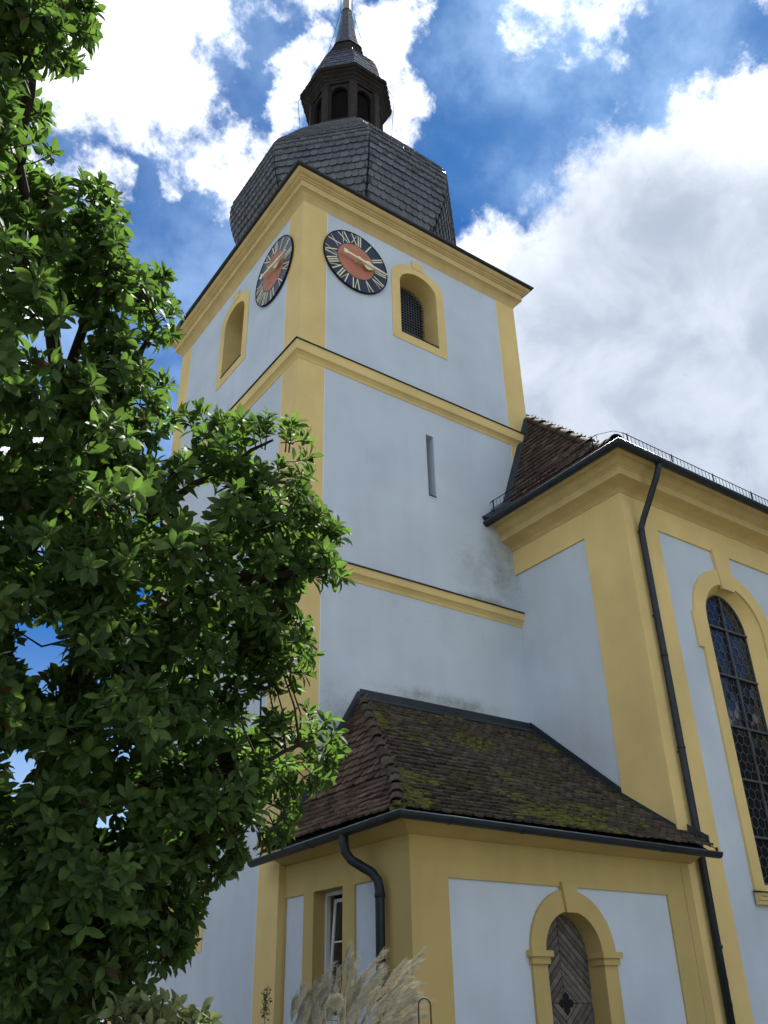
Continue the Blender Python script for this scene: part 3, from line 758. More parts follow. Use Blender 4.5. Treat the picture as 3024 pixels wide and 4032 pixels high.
for j in range(n_row):
    for i in range(-4, 5):
        cx = WC+(i+(.5 if j % 2 else 0))*pw; cz = 3.5+j*ph_
        poly = clip([(cx+x, cz+z) for x, z in hx], inn)
        if len(poly) < 3: continue
        ar = abs(sum(poly[q-1][0]*poly[q][1]-poly[q][0]*poly[q-1][1] for q in range(len(poly))))/2
        if ar < .002: continue
        tx, tz = random.gauss(0, .014), random.gauss(0, .014)
        mb = MB(); mb.add([fS(x, z, -GD-.03+(x-cx)*tx*1+(z-cz)*tz) for x, z in poly], [tuple(range(len(poly)))])
        mb.obj('pane', 'glass', nwin)
        for q in range(len(poly)):
            p0, p1 = poly[q-1], poly[q]
            if p0[0]+p0[1]*.37 > p1[0]+p1[1]*.37: continue
            dx, dz = p1[0]-p0[0], p1[1]-p0[1]; l_ = math.hypot(dx, dz)
            if l_ < 1e-4: continue
            nx, nz_ = -dz/l_*.008, dx/l_*.008
            came.add([fS(p0[0]-nx, p0[1]-nz_, -GD-.018), fS(p1[0]-nx, p1[1]-nz_, -GD-.018), fS(p1[0]+nx, p1[1]+nz_, -GD-.018), fS(p0[0]+nx, p0[1]+nz_, -GD-.018)], [(0, 1, 2, 3)])
came.obj('lead_cames', 'lead', nwin)
MB().fbox(fS, WC-.02, WC+.02, 3.45, WS+GW+.11, -GD-.015, -GD+.02).obj('mullion', 'lead', nwin)
for z in (8.28, 7.27, 6.25, 5.25, 4.24): MB().fbox(fS, WC-GW, WC+GW, z-.018, z+.018, -GD-.012, -GD+.03).obj('saddle_bar', 'lead', nwin)
MB().slab(fS, inn, [arch(WC, GW-.03, 3.48, WS, GW+.09, 28)], -GD-.04, -GD+.006).obj('window_frame', 'lead', nwin)

# ================================================================== sacristy
sac = thing('sacristy', 'low white sacristy with mossy tiled roof and arched plank door', 'annex', (2.8, -1.6, 0))
aS = frame((0, YA, 0), (1, 0, 0), (0, -1, 0)); aW = frame((XA, 0, 0), (0, 1, 0), (-1, 0, 0))
DC, DH, DZ = 2.825, .535, 2.29
dop = arch(DC, DH, .12, DZ, .515, 24)
T2 = .03
ZE = 3.72
MB().slab(aS, rect(XA+T2, XN-.002, 0, ZE), [arch(DC, DH+.003, .12, DZ, .518, 24)], -.36, -T2).obj('wall', 'white', sac)
wn = rect(-1.61, -.845, 1.45, 3.155)
MB().slab(aW, rect(YA+.362, -.002, 0, ZE), [wn], -.36, -T2).obj('wall', 'white', sac)
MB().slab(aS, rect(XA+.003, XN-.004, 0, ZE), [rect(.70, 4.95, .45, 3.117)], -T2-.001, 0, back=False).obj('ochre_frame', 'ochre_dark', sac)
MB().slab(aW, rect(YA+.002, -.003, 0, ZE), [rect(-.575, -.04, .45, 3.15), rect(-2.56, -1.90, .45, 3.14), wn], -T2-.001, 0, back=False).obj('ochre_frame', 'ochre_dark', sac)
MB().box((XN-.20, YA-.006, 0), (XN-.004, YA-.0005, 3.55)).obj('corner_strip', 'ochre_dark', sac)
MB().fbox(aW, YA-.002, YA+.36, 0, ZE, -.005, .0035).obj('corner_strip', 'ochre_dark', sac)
# door with its surround
dso = [(DC-.80, .12)]+[(DC+.80, .12)]+[(DC+.80*math.cos(PI*i/28), DZ+.79*math.sin(PI*i/28)) for i in range(29)]
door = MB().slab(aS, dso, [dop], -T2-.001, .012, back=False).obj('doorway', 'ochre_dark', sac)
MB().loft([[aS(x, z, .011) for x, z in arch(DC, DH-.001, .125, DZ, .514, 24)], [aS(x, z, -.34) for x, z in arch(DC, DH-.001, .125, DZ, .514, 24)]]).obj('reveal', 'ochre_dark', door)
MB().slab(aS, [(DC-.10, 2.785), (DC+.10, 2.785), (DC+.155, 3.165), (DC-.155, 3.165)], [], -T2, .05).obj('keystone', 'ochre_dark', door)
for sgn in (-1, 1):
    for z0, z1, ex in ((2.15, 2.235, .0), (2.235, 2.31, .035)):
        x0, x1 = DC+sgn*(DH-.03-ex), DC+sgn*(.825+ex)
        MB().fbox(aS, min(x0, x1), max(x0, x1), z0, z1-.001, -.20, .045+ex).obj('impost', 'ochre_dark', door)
leafp = arch(DC, DH-.004, .13, DZ, .511, 24)
MB().slab(aS, leafp, [], -.34, -.30).obj('door_panel', 'iron', door)
cz0 = 1.70; k_ = .90; bw = .105
bv = []
for qx in (-1, 1):
    for qz in (-1, 1):
        for n_ in range(0, 16):
            b0, b1 = n_*bw+.010, (n_+1)*bw-.006
            # |dz| + k|dx| between b0 and b1
            poly = [(DC+qx*.006, cz0+qz*b0), (DC+qx*.006, cz0+qz*b1), (DC+qx*b1/k_, cz0), (DC+qx*b0/k_, cz0)]
            poly = [(x, z if abs(z-cz0) > 1e-9 else cz0+qz*.004) for x, z in poly]
            poly = clip(poly, leafp)
            if len(poly) < 3: continue
            ar = abs(sum(poly[q-1][0]*poly[q][1]-poly[q][0]*poly[q-1][1] for q in range(len(poly))))/2
            if ar < .0015: continue
            o = MB().slab(aS, poly, [], -.305, -.285+random.uniform(-.004, .004)).obj('board', 'board', door)
            at_ = o.data.attributes.new('tone', 'FLOAT', 'POINT'); at_.data.foreach_set('value', [random.random()]*len(o.data.vertices))
pet = MB()
for q in range(4):
    c_, s_ = math.cos(q*PI/2), math.sin(q*PI/2)
    pts = [(0, 0), (.022, .02), (.05, .06), (.045, .10), (.02, .115), (0, .14), (-.02, .115), (-.045, .10), (-.05, .06), (-.022, .02)]
    pet.slab(aS, [(DC+.03+x*c_-y*s_, cz0+x*s_+y*c_) for x, y in pts], [], -.29, -.275+q*.0005)
pet.obj('iron_quatrefoil', 'iron', door)
MB().tube([aS(DC-DH+.03, 1.72, -.27), aS(DC-DH+.12, 1.71, -.265), aS(DC-DH+.2, 1.69, -.27)], .012, 6).obj('hinge_strap', 'iron', door)
MB().box((DC-.8, YA-.5, 0), (DC+.8, YA-.035, .118)).obj('doorstep', 'houseplaster', sac)
# side window
sw_ = MB().loft([[aW(y, z, .001) for y, z in rect(-1.608, -.847, 1.452, 3.153)], [aW(y, z, -.35) for y, z in rect(-1.608, -.847, 1.452, 3.153)]]).obj('side_window', 'ochre_dark', sac)
MB().slab(aW, rect(-1.604, -.851, 1.5, 3.15), [rect(-1.54, -.905, 1.56, 3.10)], -.25, -.19).obj('window_frame', 'whitewood', sw_)
MB().fbox(aW, -1.604, -.851, 1.5, 3.15, -.62, -.60).obj('backing', 'dark', sw_)
MB().fbox(aW, -1.604, -.851, 1.455, 1.50, -.34, .03).obj('sill', 'metal', sw_)
tl_ = R(4.5)
fT = frame(aW(0, 1.57, -.205), (0, 1, 0), (-math.cos(tl_), 0, -math.sin(tl_)), (math.sin(tl_), 0, math.cos(tl_)))
sash = MB().slab(fT, rect(-1.535, -.92, 0, 1.5), [rect(-1.48, -.975, .05, 1.45)], -.03, .02).obj('tilted_sash', 'whitewood', sw_)
MB().fbox(fT, -1.48, -.975, .93, .95, -.012, .012).obj('glazing_bar', 'whitewood', sash)
MB().fbox(fT, -1.482, -.973, .048, 1.452, -.006, .0).obj('pane', 'glass', sash)
for i in range(5): MB().fbox(aW, -1.53, -.925, 1.60+i*.10, 1.66+i*.10, -.40, -.39).obj('blind_slat', 'whitewood', sw_)
# roof: steep side slope, flatter front slope, both kicked out at the eaves
FP = [(-3.56, 3.79), (-3.1, 4.075), (-2.1, 4.76), (0., 6.45)]
LP = [(-.37, 3.79), (.0, 4.10), (.36, 4.47), (1.52, 6.45)]
def interp(P, v, i, o):
    for a, b in zip(P, P[1:]):
        if v <= b[i] or b is P[-1]: return a[o]+(b[o]-a[o])*(v-a[i])/(b[i]-a[i])
Fy = lambda z: interp(FP, z, 1, 0); Lx = lambda z: interp(LP, z, 1, 0)
zs_ = [3.79, 4.075, 4.1, 4.47, 4.76, 6.45]
ro = MB()
e_ = .045
ro.add([(Lx(z)+e_, Fy(z)+e_, z-e_) for z in zs_]+[(XN+.01 if z > 4.1 else XN+.18, Fy(z)+e_, z-e_) for z in zs_], [(i, i+6, i+7, i+1) for i in range(5)])
ro.add([(Lx(z)+e_, Fy(z)+e_, z-e_) for z in zs_]+[(Lx(z)+e_, -.0 if Lx(z) > -.06 else .18, z-e_) for z in zs_], [(i, i+1, i+7, i+6) for i in range(5)])
sroof = ro.obj('roof', 'underlay', sac, recalc=False)
rows = []
prof, tot = prof_at(FP)
for i in range(int(tot/.148)):
    t = i*.148; y, z = prof(t); y1, z1 = prof(t+.1)
    rows.append((Vector((Lx(z)+.02, y, z)), Vector((XN-.012 if y > YN-.02 else XN+.17, y, z)), Vector((0, y1-y, z1-z)).normalized()))
front_tiles = tile_field(rows, .172, .25, 1.25)
rows = []
prof, tot = prof_at(LP)
for i in range(int(tot/.148)):
    t = i*.148; x, z = prof(t); x1, z1 = prof(t+.1)
    rows.append((Vector((x, Fy(z)+.02, z)), Vector((x, -.012 if x > -.06 else .17, z)), Vector((x1-x, 0, z1-z)).normalized()))
side_tiles = tile_field(rows, .172, .25, 1.1)
scatter('tile', 'tiles', tile_variants(12, .014, .034), front_tiles, 'tile_mossy', sroof, 200)
scatter('tile', 'side_tiles', tile_variants(12, .014, .032), side_tiles, 'tile', sroof, 100)
ridge_tiles([(Lx(z)-.0, Fy(z)-.0, z+.055) for z in (3.83, 4.075, 4.47, 4.76, 6.40)], 12, .092, sroof)
MB().slab(frame((-.33, -3.52, 3.80), Vector((1, -1, 0)).normalized(), Vector((-1, -1, 0)).normalized()), [(.10*math.cos(q*PI/8), .085*math.sin(q*PI/8)) for q in range(16)], [], -.02, .01).obj('ridge_end', 'moss', sroof)
# moss cushions
def moss_variant():
    bm = bmesh.new(); bmesh.ops.create_icosphere(bm, subdivisions=1, radius=.5)
    for v in bm.verts: v.co *= 1+random.uniform(-.22, .22)
    vs = [tuple(v.co) for v in bm.verts]; fs = [tuple(v.index for v in f.verts) for f in bm.faces]; bm.free()
    return (vs, fs, random.random())
mv = [moss_variant() for _ in range(8)]; mm = []
for A in front_tiles:
    p = A.translation; n_ = noise.fractal(Vector((p.x*.9, p.y*1.4+3, p.z*1.4)), .7, 2.2, 4)
    hipd = p.x-Lx(p.z); eav = p.y+3.56
    bias = .55*math.exp(-(hipd/.45)**2)*(1 if eav > .2 else .6)+.62*math.exp(-((eav-.45)/.5)**2)*math.exp(-((p.x-2.6)/1.7)**2)+.12
    v = n_*.75+bias
    if v > .42:
        for _ in range(int(1+min((v-.4)*10, 5))):
            q = A @ Vector((random.uniform(-.5, .5), random.uniform(-.05, .55), .035))
            ax, ay, az = (A.col[j].to_3d().normalized() for j in range(3))
            s_ = random.uniform(.03, .07)*(1+min(v, 1))
            mm.append(place(q, ax, ay, az, s_*random.uniform(1.2, 2.6), s_*random.uniform(.6, 1.0), s_*random.uniform(.35, .6)))
for A in front_tiles+side_tiles:
    if random.random() < .10:
        q = A @ Vector((random.uniform(-.4, .4), random.uniform(0., .3), .03)); ax, ay, az = (A.col[j].to_3d().normalized() for j in range(3))
        s_ = random.uniform(.03, .055); mm.append(place(q, ax, ay, az, s_*1.6, s_, s_*.55))
np_join('moss', mv, mm, [random.randrange(8) for _ in mm], 'moss', sroof)
for px_, py_ in ((2.5, -.45), (4.2, -.5), (2.0, -2.9), (.6, -1.0)):       # snow hooks
    if py_ > -2.95:
        z = interp(FP, py_, 0, 1) if px_ > 1.6 else None
    z = interp(FP, py_, 0, 1)
    if px_ < 1.0: continue
    MB().tube([(px_, py_, z+.02), (px_, py_-.10, z-.02), (px_, py_-.14, z+.05)], .010, 5).obj('snow_hook', 'metal', sroof)
# flashings
fl = MB()
fl.loft([[(x, -.012, z-.03), (x, -.012, z+.17), (x, -.030, z+.17), (x, -.045, z+.06), (x, -.17, z-.04), (x, -.17, z-.065)] for x, z in ((1.47, 6.45), (XN-.002, 6.45))], True, True)
fl.obj('flashing', 'metal', sroof)
fl = MB()
fl.loft([[(XN-.006, y, z-.03), (XN-.006, y, z+.19), (XN-.022, y, z+.19), (XN-.03, y, z+.085), (XN-.12, y, z+.05), (XN-.12, y, z-.0)] for y, z in ((-.03, 6.45), (-2.06, 4.79))], True, True)
fl.loft([[(XN-.006, y, z-.03), (XN-.006, y, z+.11), (XN-.022, y, z+.11), (XN-.03, y, z+.07), (XN-.11, y, z+.05), (XN-.11, y, z-.0)] for y, z in ((-2.06, 4.79), (-2.6, 4.42), (-3.07, 4.10))], True, True)
fl.obj('flashing', 'metal', sroof)
fl = MB()
fl.loft([[(XN+.20, y, z-.02), (XN+.20, y, z+.16), (XN+.185, y, z+.16), (XN+.17, y, z+.05), (XN+.02, y, z+.055), (XN+.02, y, z+.02)] for y, z in ((-3.14, 4.06), (-3.3, 3.95), (-3.5, 3.83))], True, True)
fl.obj('verge_flashing', 'metal', sroof)
fl = MB()
fl.loft([[(x+.05, -.010, z-.06), (x-.11, -.012, z+.10), (x-.11, -.030, z+.10), (x-.03, -.045, z+.06), (x-.01, -.13, z+.05), (x+.05, -.13, z-.06)] for z, x in ((z, Lx(z)) for z in (4.02, 4.25, 4.47, 5.4, 6.47))], True, True)
fl.obj('flashing', 'metal', sroof)
# eaves board and gutter
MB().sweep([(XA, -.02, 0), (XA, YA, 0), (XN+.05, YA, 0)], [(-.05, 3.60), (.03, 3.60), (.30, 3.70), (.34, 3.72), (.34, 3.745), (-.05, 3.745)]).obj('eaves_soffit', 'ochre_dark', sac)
sg_ = [(-.335, .26, 3.665), (-.335, YA-.435, 3.755), (5.80, YA-.435, 3.71)]
gutter(sg_, .078, sac, [(sg_[1], sg_[2], .12), (sg_[1], sg_[2], .32), (sg_[1], sg_[2], .78), (sg_[0], sg_[1], .45)])
pth = [(-.335, -2.32, 3.70), (-.335, -2.32, 3.56), (-.32, -2.33, 3.46), (-.26, -2.38, 3.36), (-.15, -2.48, 3.27), (-.06, -2.56, 3.20), (-.012, -2.62, 3.10), (.0, -2.64, 2.98), (.0, -2.64, .05)]
dp = MB().tube(pth, .062, 12).obj('downpipe', 'metal', sac)
for z in (2.9, 1.6): MB().tube([(.0, -2.64, z), (.0, -2.64, z+.05)], .069, 12).obj('pipe_collar', 'metal', dp)
MB().tube([(5.62, -3.3, 4.05), (5.70, -3.45, 3.86), (5.78, -3.55, 3.80), (5.785, -3.59, 3.73)], .008, 5).obj('lightning_wire', 'iron', sac)
MB().tube([(5.785, -3.59, 3.71), (5.785, -3.59, 3.80)], .02, 6).obj('clamp', 'rusty', sac)

# ================================================================== magnolia
def leaf_variant(L_=1., wd=.42, curl=.25, fold=.12, tone=.5):
    ts = (.0, .28, .55, .8, 1.); ws = (0, .62, 1., .82, 0)
    mid = [(0, t, -curl*t*t) for t in ts]
    vs = list(mid)
    for sg in (-1, 1):
        for i in (1, 2, 3): vs.append((sg*wd/2*ws[i], ts[i]-.02, -curl*ts[i]**2+fold*ws[i]*wd))
    l, r = (5, 6, 7), (8, 9, 10)
    fs = [(0, 1, l[0]), (0, r[0], 1), (l[0], 1, 2, l[1]), (1, r[0], r[1], 2), (l[1], 2, 3, l[2]), (2, r[1], r[2], 3), (l[2], 3, 4), (3, r[2], 4)]
    return (vs, fs, tone)
def leaf_set(n=10, wd=.42, c0=.05, c1=.5):
    return [leaf_variant(1, wd*random.uniform(.85, 1.15), random.uniform(c0, c1), random.uniform(.05, .45), i/(n-1)) for i in range(n)]
def rosette(p, axis, n, ln, spread=(20, 75)):
    axis = axis.normalized(); a = axis.orthogonal().normalized(); b = axis.cross(a); out = []; ph = random.random()*6.28
    for i in range(n):
        th = ph+i*2.399; q = (i+.5)/n
        el = R(spread[0]+(spread[1]-spread[0])*q+random.uniform(-12, 12))      # angle from the axis
        rad = a*math.cos(th)+b*math.sin(th)
        y = (axis*math.cos(el)+rad*math.sin(el)).normalized()
        y = (y+Vector((random.uniform(-.2, .2), random.uniform(-.2, .2), random.uniform(-.5, .1)))).normalized()
        nn = (axis*math.sin(el)-rad*math.cos(el)); nn = (nn-y*nn.dot(y)).normalized()
        x = y.cross(nn).normalized()
        rl = random.gauss(0, .55); x2 = x*math.cos(rl)+nn*math.sin(rl); n2 = x2.cross(y)
        s_ = ln*random.uniform(.75, 1.2)*(.8+.3*q)
        out.append(place(p+rad*.008-axis*.05*q, x2, y, n2, s_, s_, s_))
    return out
def inpoly(x, y, P):
    c = False
    for i in range(len(P)):
        (x0, y0), (x1, y1) = P[i-1], P[i]
        if (y0 > y) != (y1 > y) and x < (x1-x0)*(y-y0)/(y1-y0)+x0: c = not c
    return c
def edge_dist(x, y, P):
    d_ = 1e9
    for i in range(len(P)):
        (x0, y0), (x1, y1) = P[i-1], P[i]; dx, dy = x1-x0, y1-y0
        t = max(0, min(1, ((x-x0)*dx+(y-y0)*dy)/(dx*dx+dy*dy+1e-9))); d_ = min(d_, math.hypot(x-x0-t*dx, y-y0-t*dy))
    return d_
# outline of the crown as directions; every clump gets its own distance from the eye, so the crown is a volume about 4 m deep
CROWN = [(-620, -260), (60, -120), (150, -40), (186, 50), (150, 125), (70, 170), (85, 280), (125, 375), (215, 415), (255, 505), (330, 575), (345, 640), (378, 690), (330, 745),
         (345, 850), (375, 935), (440, 895), (500, 935), (560, 925), (650, 935), (655, 1015), (640, 1065), (690, 1130), (745, 1205), (712, 1255), (655, 1290), (660, 1400), (640, 1470),
         (575, 1490), (520, 1500), (480, 1535), (520, 1580), (600, 1575), (690, 1555), (735, 1605), (690, 1675), (640, 1730), (610, 1790), (520, 1838), (480, 1880), (420, 1915), (400, 1980),
         (400, 2035), (360, 2085), (340, 2130), (270, 2165), (200, 2230), (60, 2240), (-120, 2240), (-700, 1900)]
GAPS = [([(35, 1330), (95, 1315), (150, 1360), (150, 1430), (95, 1450), (40, 1440)], .0), ([(405, 1030), (445, 1010), (470, 1080), (460, 1150), (405, 1140)], .12), ([(470, 1300), (540, 1290), (530, 1360), (480, 1380)], .5),
        ([(0, 1780), (150, 1780), (150, 2160), (0, 2160)], .75), ([(340, 940), (400, 930), (420, 1000), (360, 1010)], .3), ([(380, 1400), (500, 1420), (480, 1530), (400, 1500)], .55), ([(0,1480),(110,1480),(110,1560),(0,1560)],.4),
        ([(0, 1590), (55, 1610), (70, 1720), (0, 1720)], .05), ([(130, 640), (200, 640), (190, 800), (120, 800)], .6), ([(255,1440),(330,1440),(330,1500),(255,1500)],.5)]
D0 = 7.0
magnolia = thing('magnolia_tree', 'large leafy green tree filling the left side before the tower', 'tree', PX(195, 2150, 7.6).xy.to_3d())
tb = magnolia.location.copy()
leaves = []; twigs = MB(); clumps = []
tries = 0
while len(clumps) < 670 and tries < 40000:
    tries += 1
    x, y = random.uniform(-560, 750), random.uniform(-200, 2230)
    if not inpoly(x, y, CROWN): continue
    ed = edge_dist(x, y, CROWN)
    if ed < 14: continue
    keep = 1.
    for G, k in GAPS:
        if inpoly(x, y, G): keep = min(keep, k)
        elif k < .2 and edge_dist(x, y, G) < 26: keep = min(keep, .1)
    if x < -60: keep *= .35
    if y < 1050: keep *= .62
    if ed < 45 and noise.noise(Vector((x*.016, y*.016, 3.))) < -.05: continue
    if random.random() > keep: continue
    if any(abs(c[0]-x) < 21 and abs(c[1]-y) < 21 and random.random() < .75 for c in clumps): continue
    dep = min(1.6, .25+ed/150.)
    dist = D0+random.uniform(-dep, dep)+(.35 if y > 1600 else 0)-max(0, (600-y)/600)*.2
    clumps.append((x, y, dist, ed))
# limbs
trunk = MB()
spine = [tb, tb+Vector((.05, .05, .9)), PX(175, 1900, 7.5), PX(150, 1700, 7.4), PX(170, 1500, 7.3), PX(190, 1250, 7.2), PX(150, 1000, 7.1), PX(110, 700, 7.0), PX(40, 350, 6.9), PX(20, 100, 6.9)]
trunk.tube(spine, [.15, .125, .115, .11, .10, .085, .07, .05, .03, .015], 10)
trunk.obj('trunk', 'bark', magnolia)
limbs = [[PX(160, 1600, 7.35), PX(80, 1545, 7.2), PX(0, 1535, 7.1), PX(-150, 1480, 7.0), PX(-350, 1350, 7)],
         [PX(165, 1560, 7.35), PX(260, 1480, 7.2), PX(330, 1380, 7.1), PX(400, 1280, 7.0), PX(480, 1180, 6.9), PX(600, 1130, 6.9)],
         [PX(330, 1380, 7.1), PX(430, 1330, 7.3), PX(520, 1370, 7.3), PX(590, 1340, 7.2)],
         [PX(380, 1300, 7.05), PX(500, 1250, 6.9), PX(620, 1240, 6.8), PX(700, 1210, 6.8)],
         [PX(185, 1280, 7.2), PX(270, 1150, 7.1), PX(400, 1060, 7.1), PX(500, 1000, 7.2), PX(590, 950, 7.2)],
         [PX(160, 1720, 7.4), PX(280, 1700, 7.2), PX(420, 1690, 7.0), PX(560, 1650, 6.9), PX(680, 1600, 6.8)],
         [PX(170, 1850, 7.45), PX(280, 1870, 7.2), PX(400, 1850, 7.0), PX(520, 1790, 7.0)],
         [PX(175, 1900, 7.5), PX(260, 1960, 7.3), PX(340, 2010, 7.2), PX(390, 2030, 7.1)],
         [PX(175, 1100, 7.15), PX(240, 920, 7.0), PX(300, 780, 6.9), PX(340, 700, 6.9)],
         [PX(135, 880, 7.05), PX(190, 680, 7), PX(240, 560, 6.9)], [PX(150, 1000, 7.1), PX(40, 850, 7.0), PX(-80, 700, 6.9), PX(-200, 500, 6.8)],
         [PX(90, 600, 7), PX(100, 450, 6.9), PX(110, 400, 6.9)], [PX(40, 350, 6.9), PX(70, 150, 6.8), PX(140, 60, 6.8)], [PX(-80, 700, 6.9), PX(-160, 350, 6.8), PX(-200, 50, 6.8)]]
nodes = []
for i, lp in enumerate(limbs):
    mb = MB(); n_ = len(lp)
    pts = []
    for a, b in zip(lp, lp[1:]):
        for q in range(4): pts.append(a.lerp(b, q/4)+Vector((random.uniform(-.02, .02), random.uniform(-.02, .02), random.uniform(-.02, .02)))*(1 if q else 0))
    pts.append(lp[-1])
    mb.tube(pts, [.052*(1-.8*j/(len(pts)-1)) for j in range(len(pts))], 7); mb.obj('branch', 'bark', magnolia)
    nodes += pts[2:]
nodes += [spine[i].lerp(spine[i+1], q/6) for i in range(3, len(spine)-1) for q in range(6)]
NP = np.array([list(n_) for n_ in nodes])
cen = PX(170, 1300, 7.1)
for (x, y, dist, ed) in clumps:
    c = PX(x, y, dist)
    j = int(np.argmin(((NP-np.array(c))**2).sum(1)+np.maximum(0, NP[:, 2]-c.z)*.8)); a = nodes[j]
    midp = a.lerp(c, .5)+Vector((random.uniform(-.08, .08), random.uniform(-.08, .08), random.uniform(-.12, .04)))
    if (c-a).length < .75: twigs.tube([a, midp, c], [.012, .008, .005], 4, False)
    outw = (c-a).normalized()
    rad = .17
    nr = 9 if ed > 60 else 6
    for q in range(nr):
        off = Vector((random.gauss(0, 1), random.gauss(0, 1), random.gauss(0, .8)))*rad*.62
        p = c+off
        sx, sy, _ = project(p); sx /= DS; sy /= DS
        if not inpoly(sx, sy, CROWN) or edge_dist(sx, sy, CROWN) < 8: continue
        if any(k < .2 and inpoly(sx, sy, G) for G, k in GAPS): continue
        ax = (off.normalized()*.7+outw*.6+Vector((0, 0, .55))).normalized()
        twigs.tube([c-outw*.05, p-ax*.03], [.005, .0035], 3, False)
        leaves += rosette(p, ax, random.randint(8, 11), .122)
for _ in range(150):                      # shoots that stick out of the crown
    i = random.randrange(2, len(CROWN)-6); (x0, y0), (x1, y1) = CROWN[i-1], CROWN[i]
    t = random.random(); ex, ey = x0+(x1-x0)*t, y0+(y1-y0)*t; l_ = math.hypot(x1-x0, y1-y0); nx, ny = (y1-y0)/l_, -(x1-x0)/l_
    if l_*random.random() < 12: continue
    o1 = random.uniform(2, 26); dist = D0+random.uniform(-.35, .5)+(.35 if ey > 1600 else 0)
    a = PX(ex-nx*45, ey-ny*45, dist); b = PX(ex+nx*o1, ey+ny*o1-6, dist-.05)
    twigs.tube([a, a.lerp(b, .5)-Vector((0, 0, .02)), b], [.006, .005, .003], 4, False)
    d_ = (b-a).normalized()
    for q, (k, n_) in enumerate(((.55, 5), (.8, 6), (1., 9))):
        leaves += rosette(a.lerp(b, k), d_+Vector((0, 0, .5)), n_, .122, (15, 80))
twigs.obj('twigs', 'bark', magnolia)['kind'] = 'stuff'
lv = leaf_set()
dry = [i for i in range(len(leaves)) if random.random() < .006]
ds = set(dry)
crown_leaves = [A for i, A in enumerate(leaves) if i not in ds]
which = [random.randrange(len(lv)) for _ in crown_leaves]
# the leaves at the front of the crown that show largest are objects of their own
sc = []
for A in crown_leaves:
    x, y, z = project(A.translation); n_ = abs(A.col[2].to_3d().normalized().dot((CAM-A.translation).normalized()))
    sc.append((n_*A.col[1].to_3d().length_squared/z**2*(1.6 if z < 5.9 else 1)) if 30 < x < 2900 and 30 < y < 4000 else 0)
order = sorted(range(len(crown_leaves)), key=lambda i: -sc[i]); own = set(order[:290])
crown = np_join('crown', lv, [A for i, A in enumerate(crown_leaves) if i not in own], [which[i] for i in range(len(crown_leaves)) if i not in own], 'leaf', magnolia)
lm = [var_mesh('leaf', v, 'leaf') for v in lv]
for i in own:
    o = bpy.data.objects.new('leaf', lm[which[i]]); link(o, crown); o.matrix_basis = crown_leaves[i]
o = np_join('withered_leaves', lv, [leaves[i] for i in dry], [random.randrange(len(lv)) for _ in dry], 'leaf_dry', magnolia)
print('magnolia leaves', len(leaves), 'clumps', len(clumps))

# ================================================================== shrubs, grass and small garden things
def shrub(name, label, cat, base, clumps_, ln, m, wd=.5, nl=9, stems=True):
    t = thing(name, label, cat, base); L_ = []; st = MB()
    for (c, rad, nr) in clumps_:
        st.tube([Vector(base)+Vector((random.uniform(-.1, .1), random.uniform(-.1, .1), 0)), Vector(base).lerp(c, .5)+Vector((0, 0, .15)), c], [.02, .014, .006], 5)
        for _ in range(nr):
            off = Vector((random.gauss(0, 1), random.gauss(0, 1), random.gauss(0, .8)))*rad*.6; p = c+off
            if p.z < .03: continue
            L_ += rosette(p, off.normalized()+Vector((0, 0, .6)), nl, ln, (25, 95))
    st.obj('stems', 'bark', t)
    v = leaf_set(8, wd); np_join('foliage', v, L_, [random.randrange(8) for _ in L_], m, t)
    return t
cl = []
for _ in range(210):
    x, y = random.uniform(-420, 235), random.uniform(1770, 2260)
    if x > 150 and y < 1900: continue
    if 0 < x < 60 and y > 2060 and random.random() < .8: continue
    c = PX(x, y, 10.2+random.uniform(-.8, .8))
    if c.z < .1: continue
    cl.append((c, .42, 9))
bx = PX(60, 2250, 10.2)
shrub('dark_shrub', 'tall dark green shrub in the shade at lower left', 'shrub', (bx.x, bx.y, 0), cl, .10, 'leaf_shrub')
cl = []
for (x, y) in ((245, 2185), (280, 2168), (310, 2195), (335, 2172), (352, 2158), (385, 2178), (410, 2192), (440, 2196), (300, 2230), (380, 2230), (340, 2215), (265, 2225), (425, 2230)):
    cl.append((PX(x, y, 5.6+random.uniform(-.2, .2)), .07, 4))
bx = PX(340, 2300, 5.6)
shrub('pale_shrub', 'pale variegated shrub tips at the bottom beneath the large tree', 'shrub', (bx.x, bx.y, 0), cl, .085, 'leaf_pale', .46, 6)
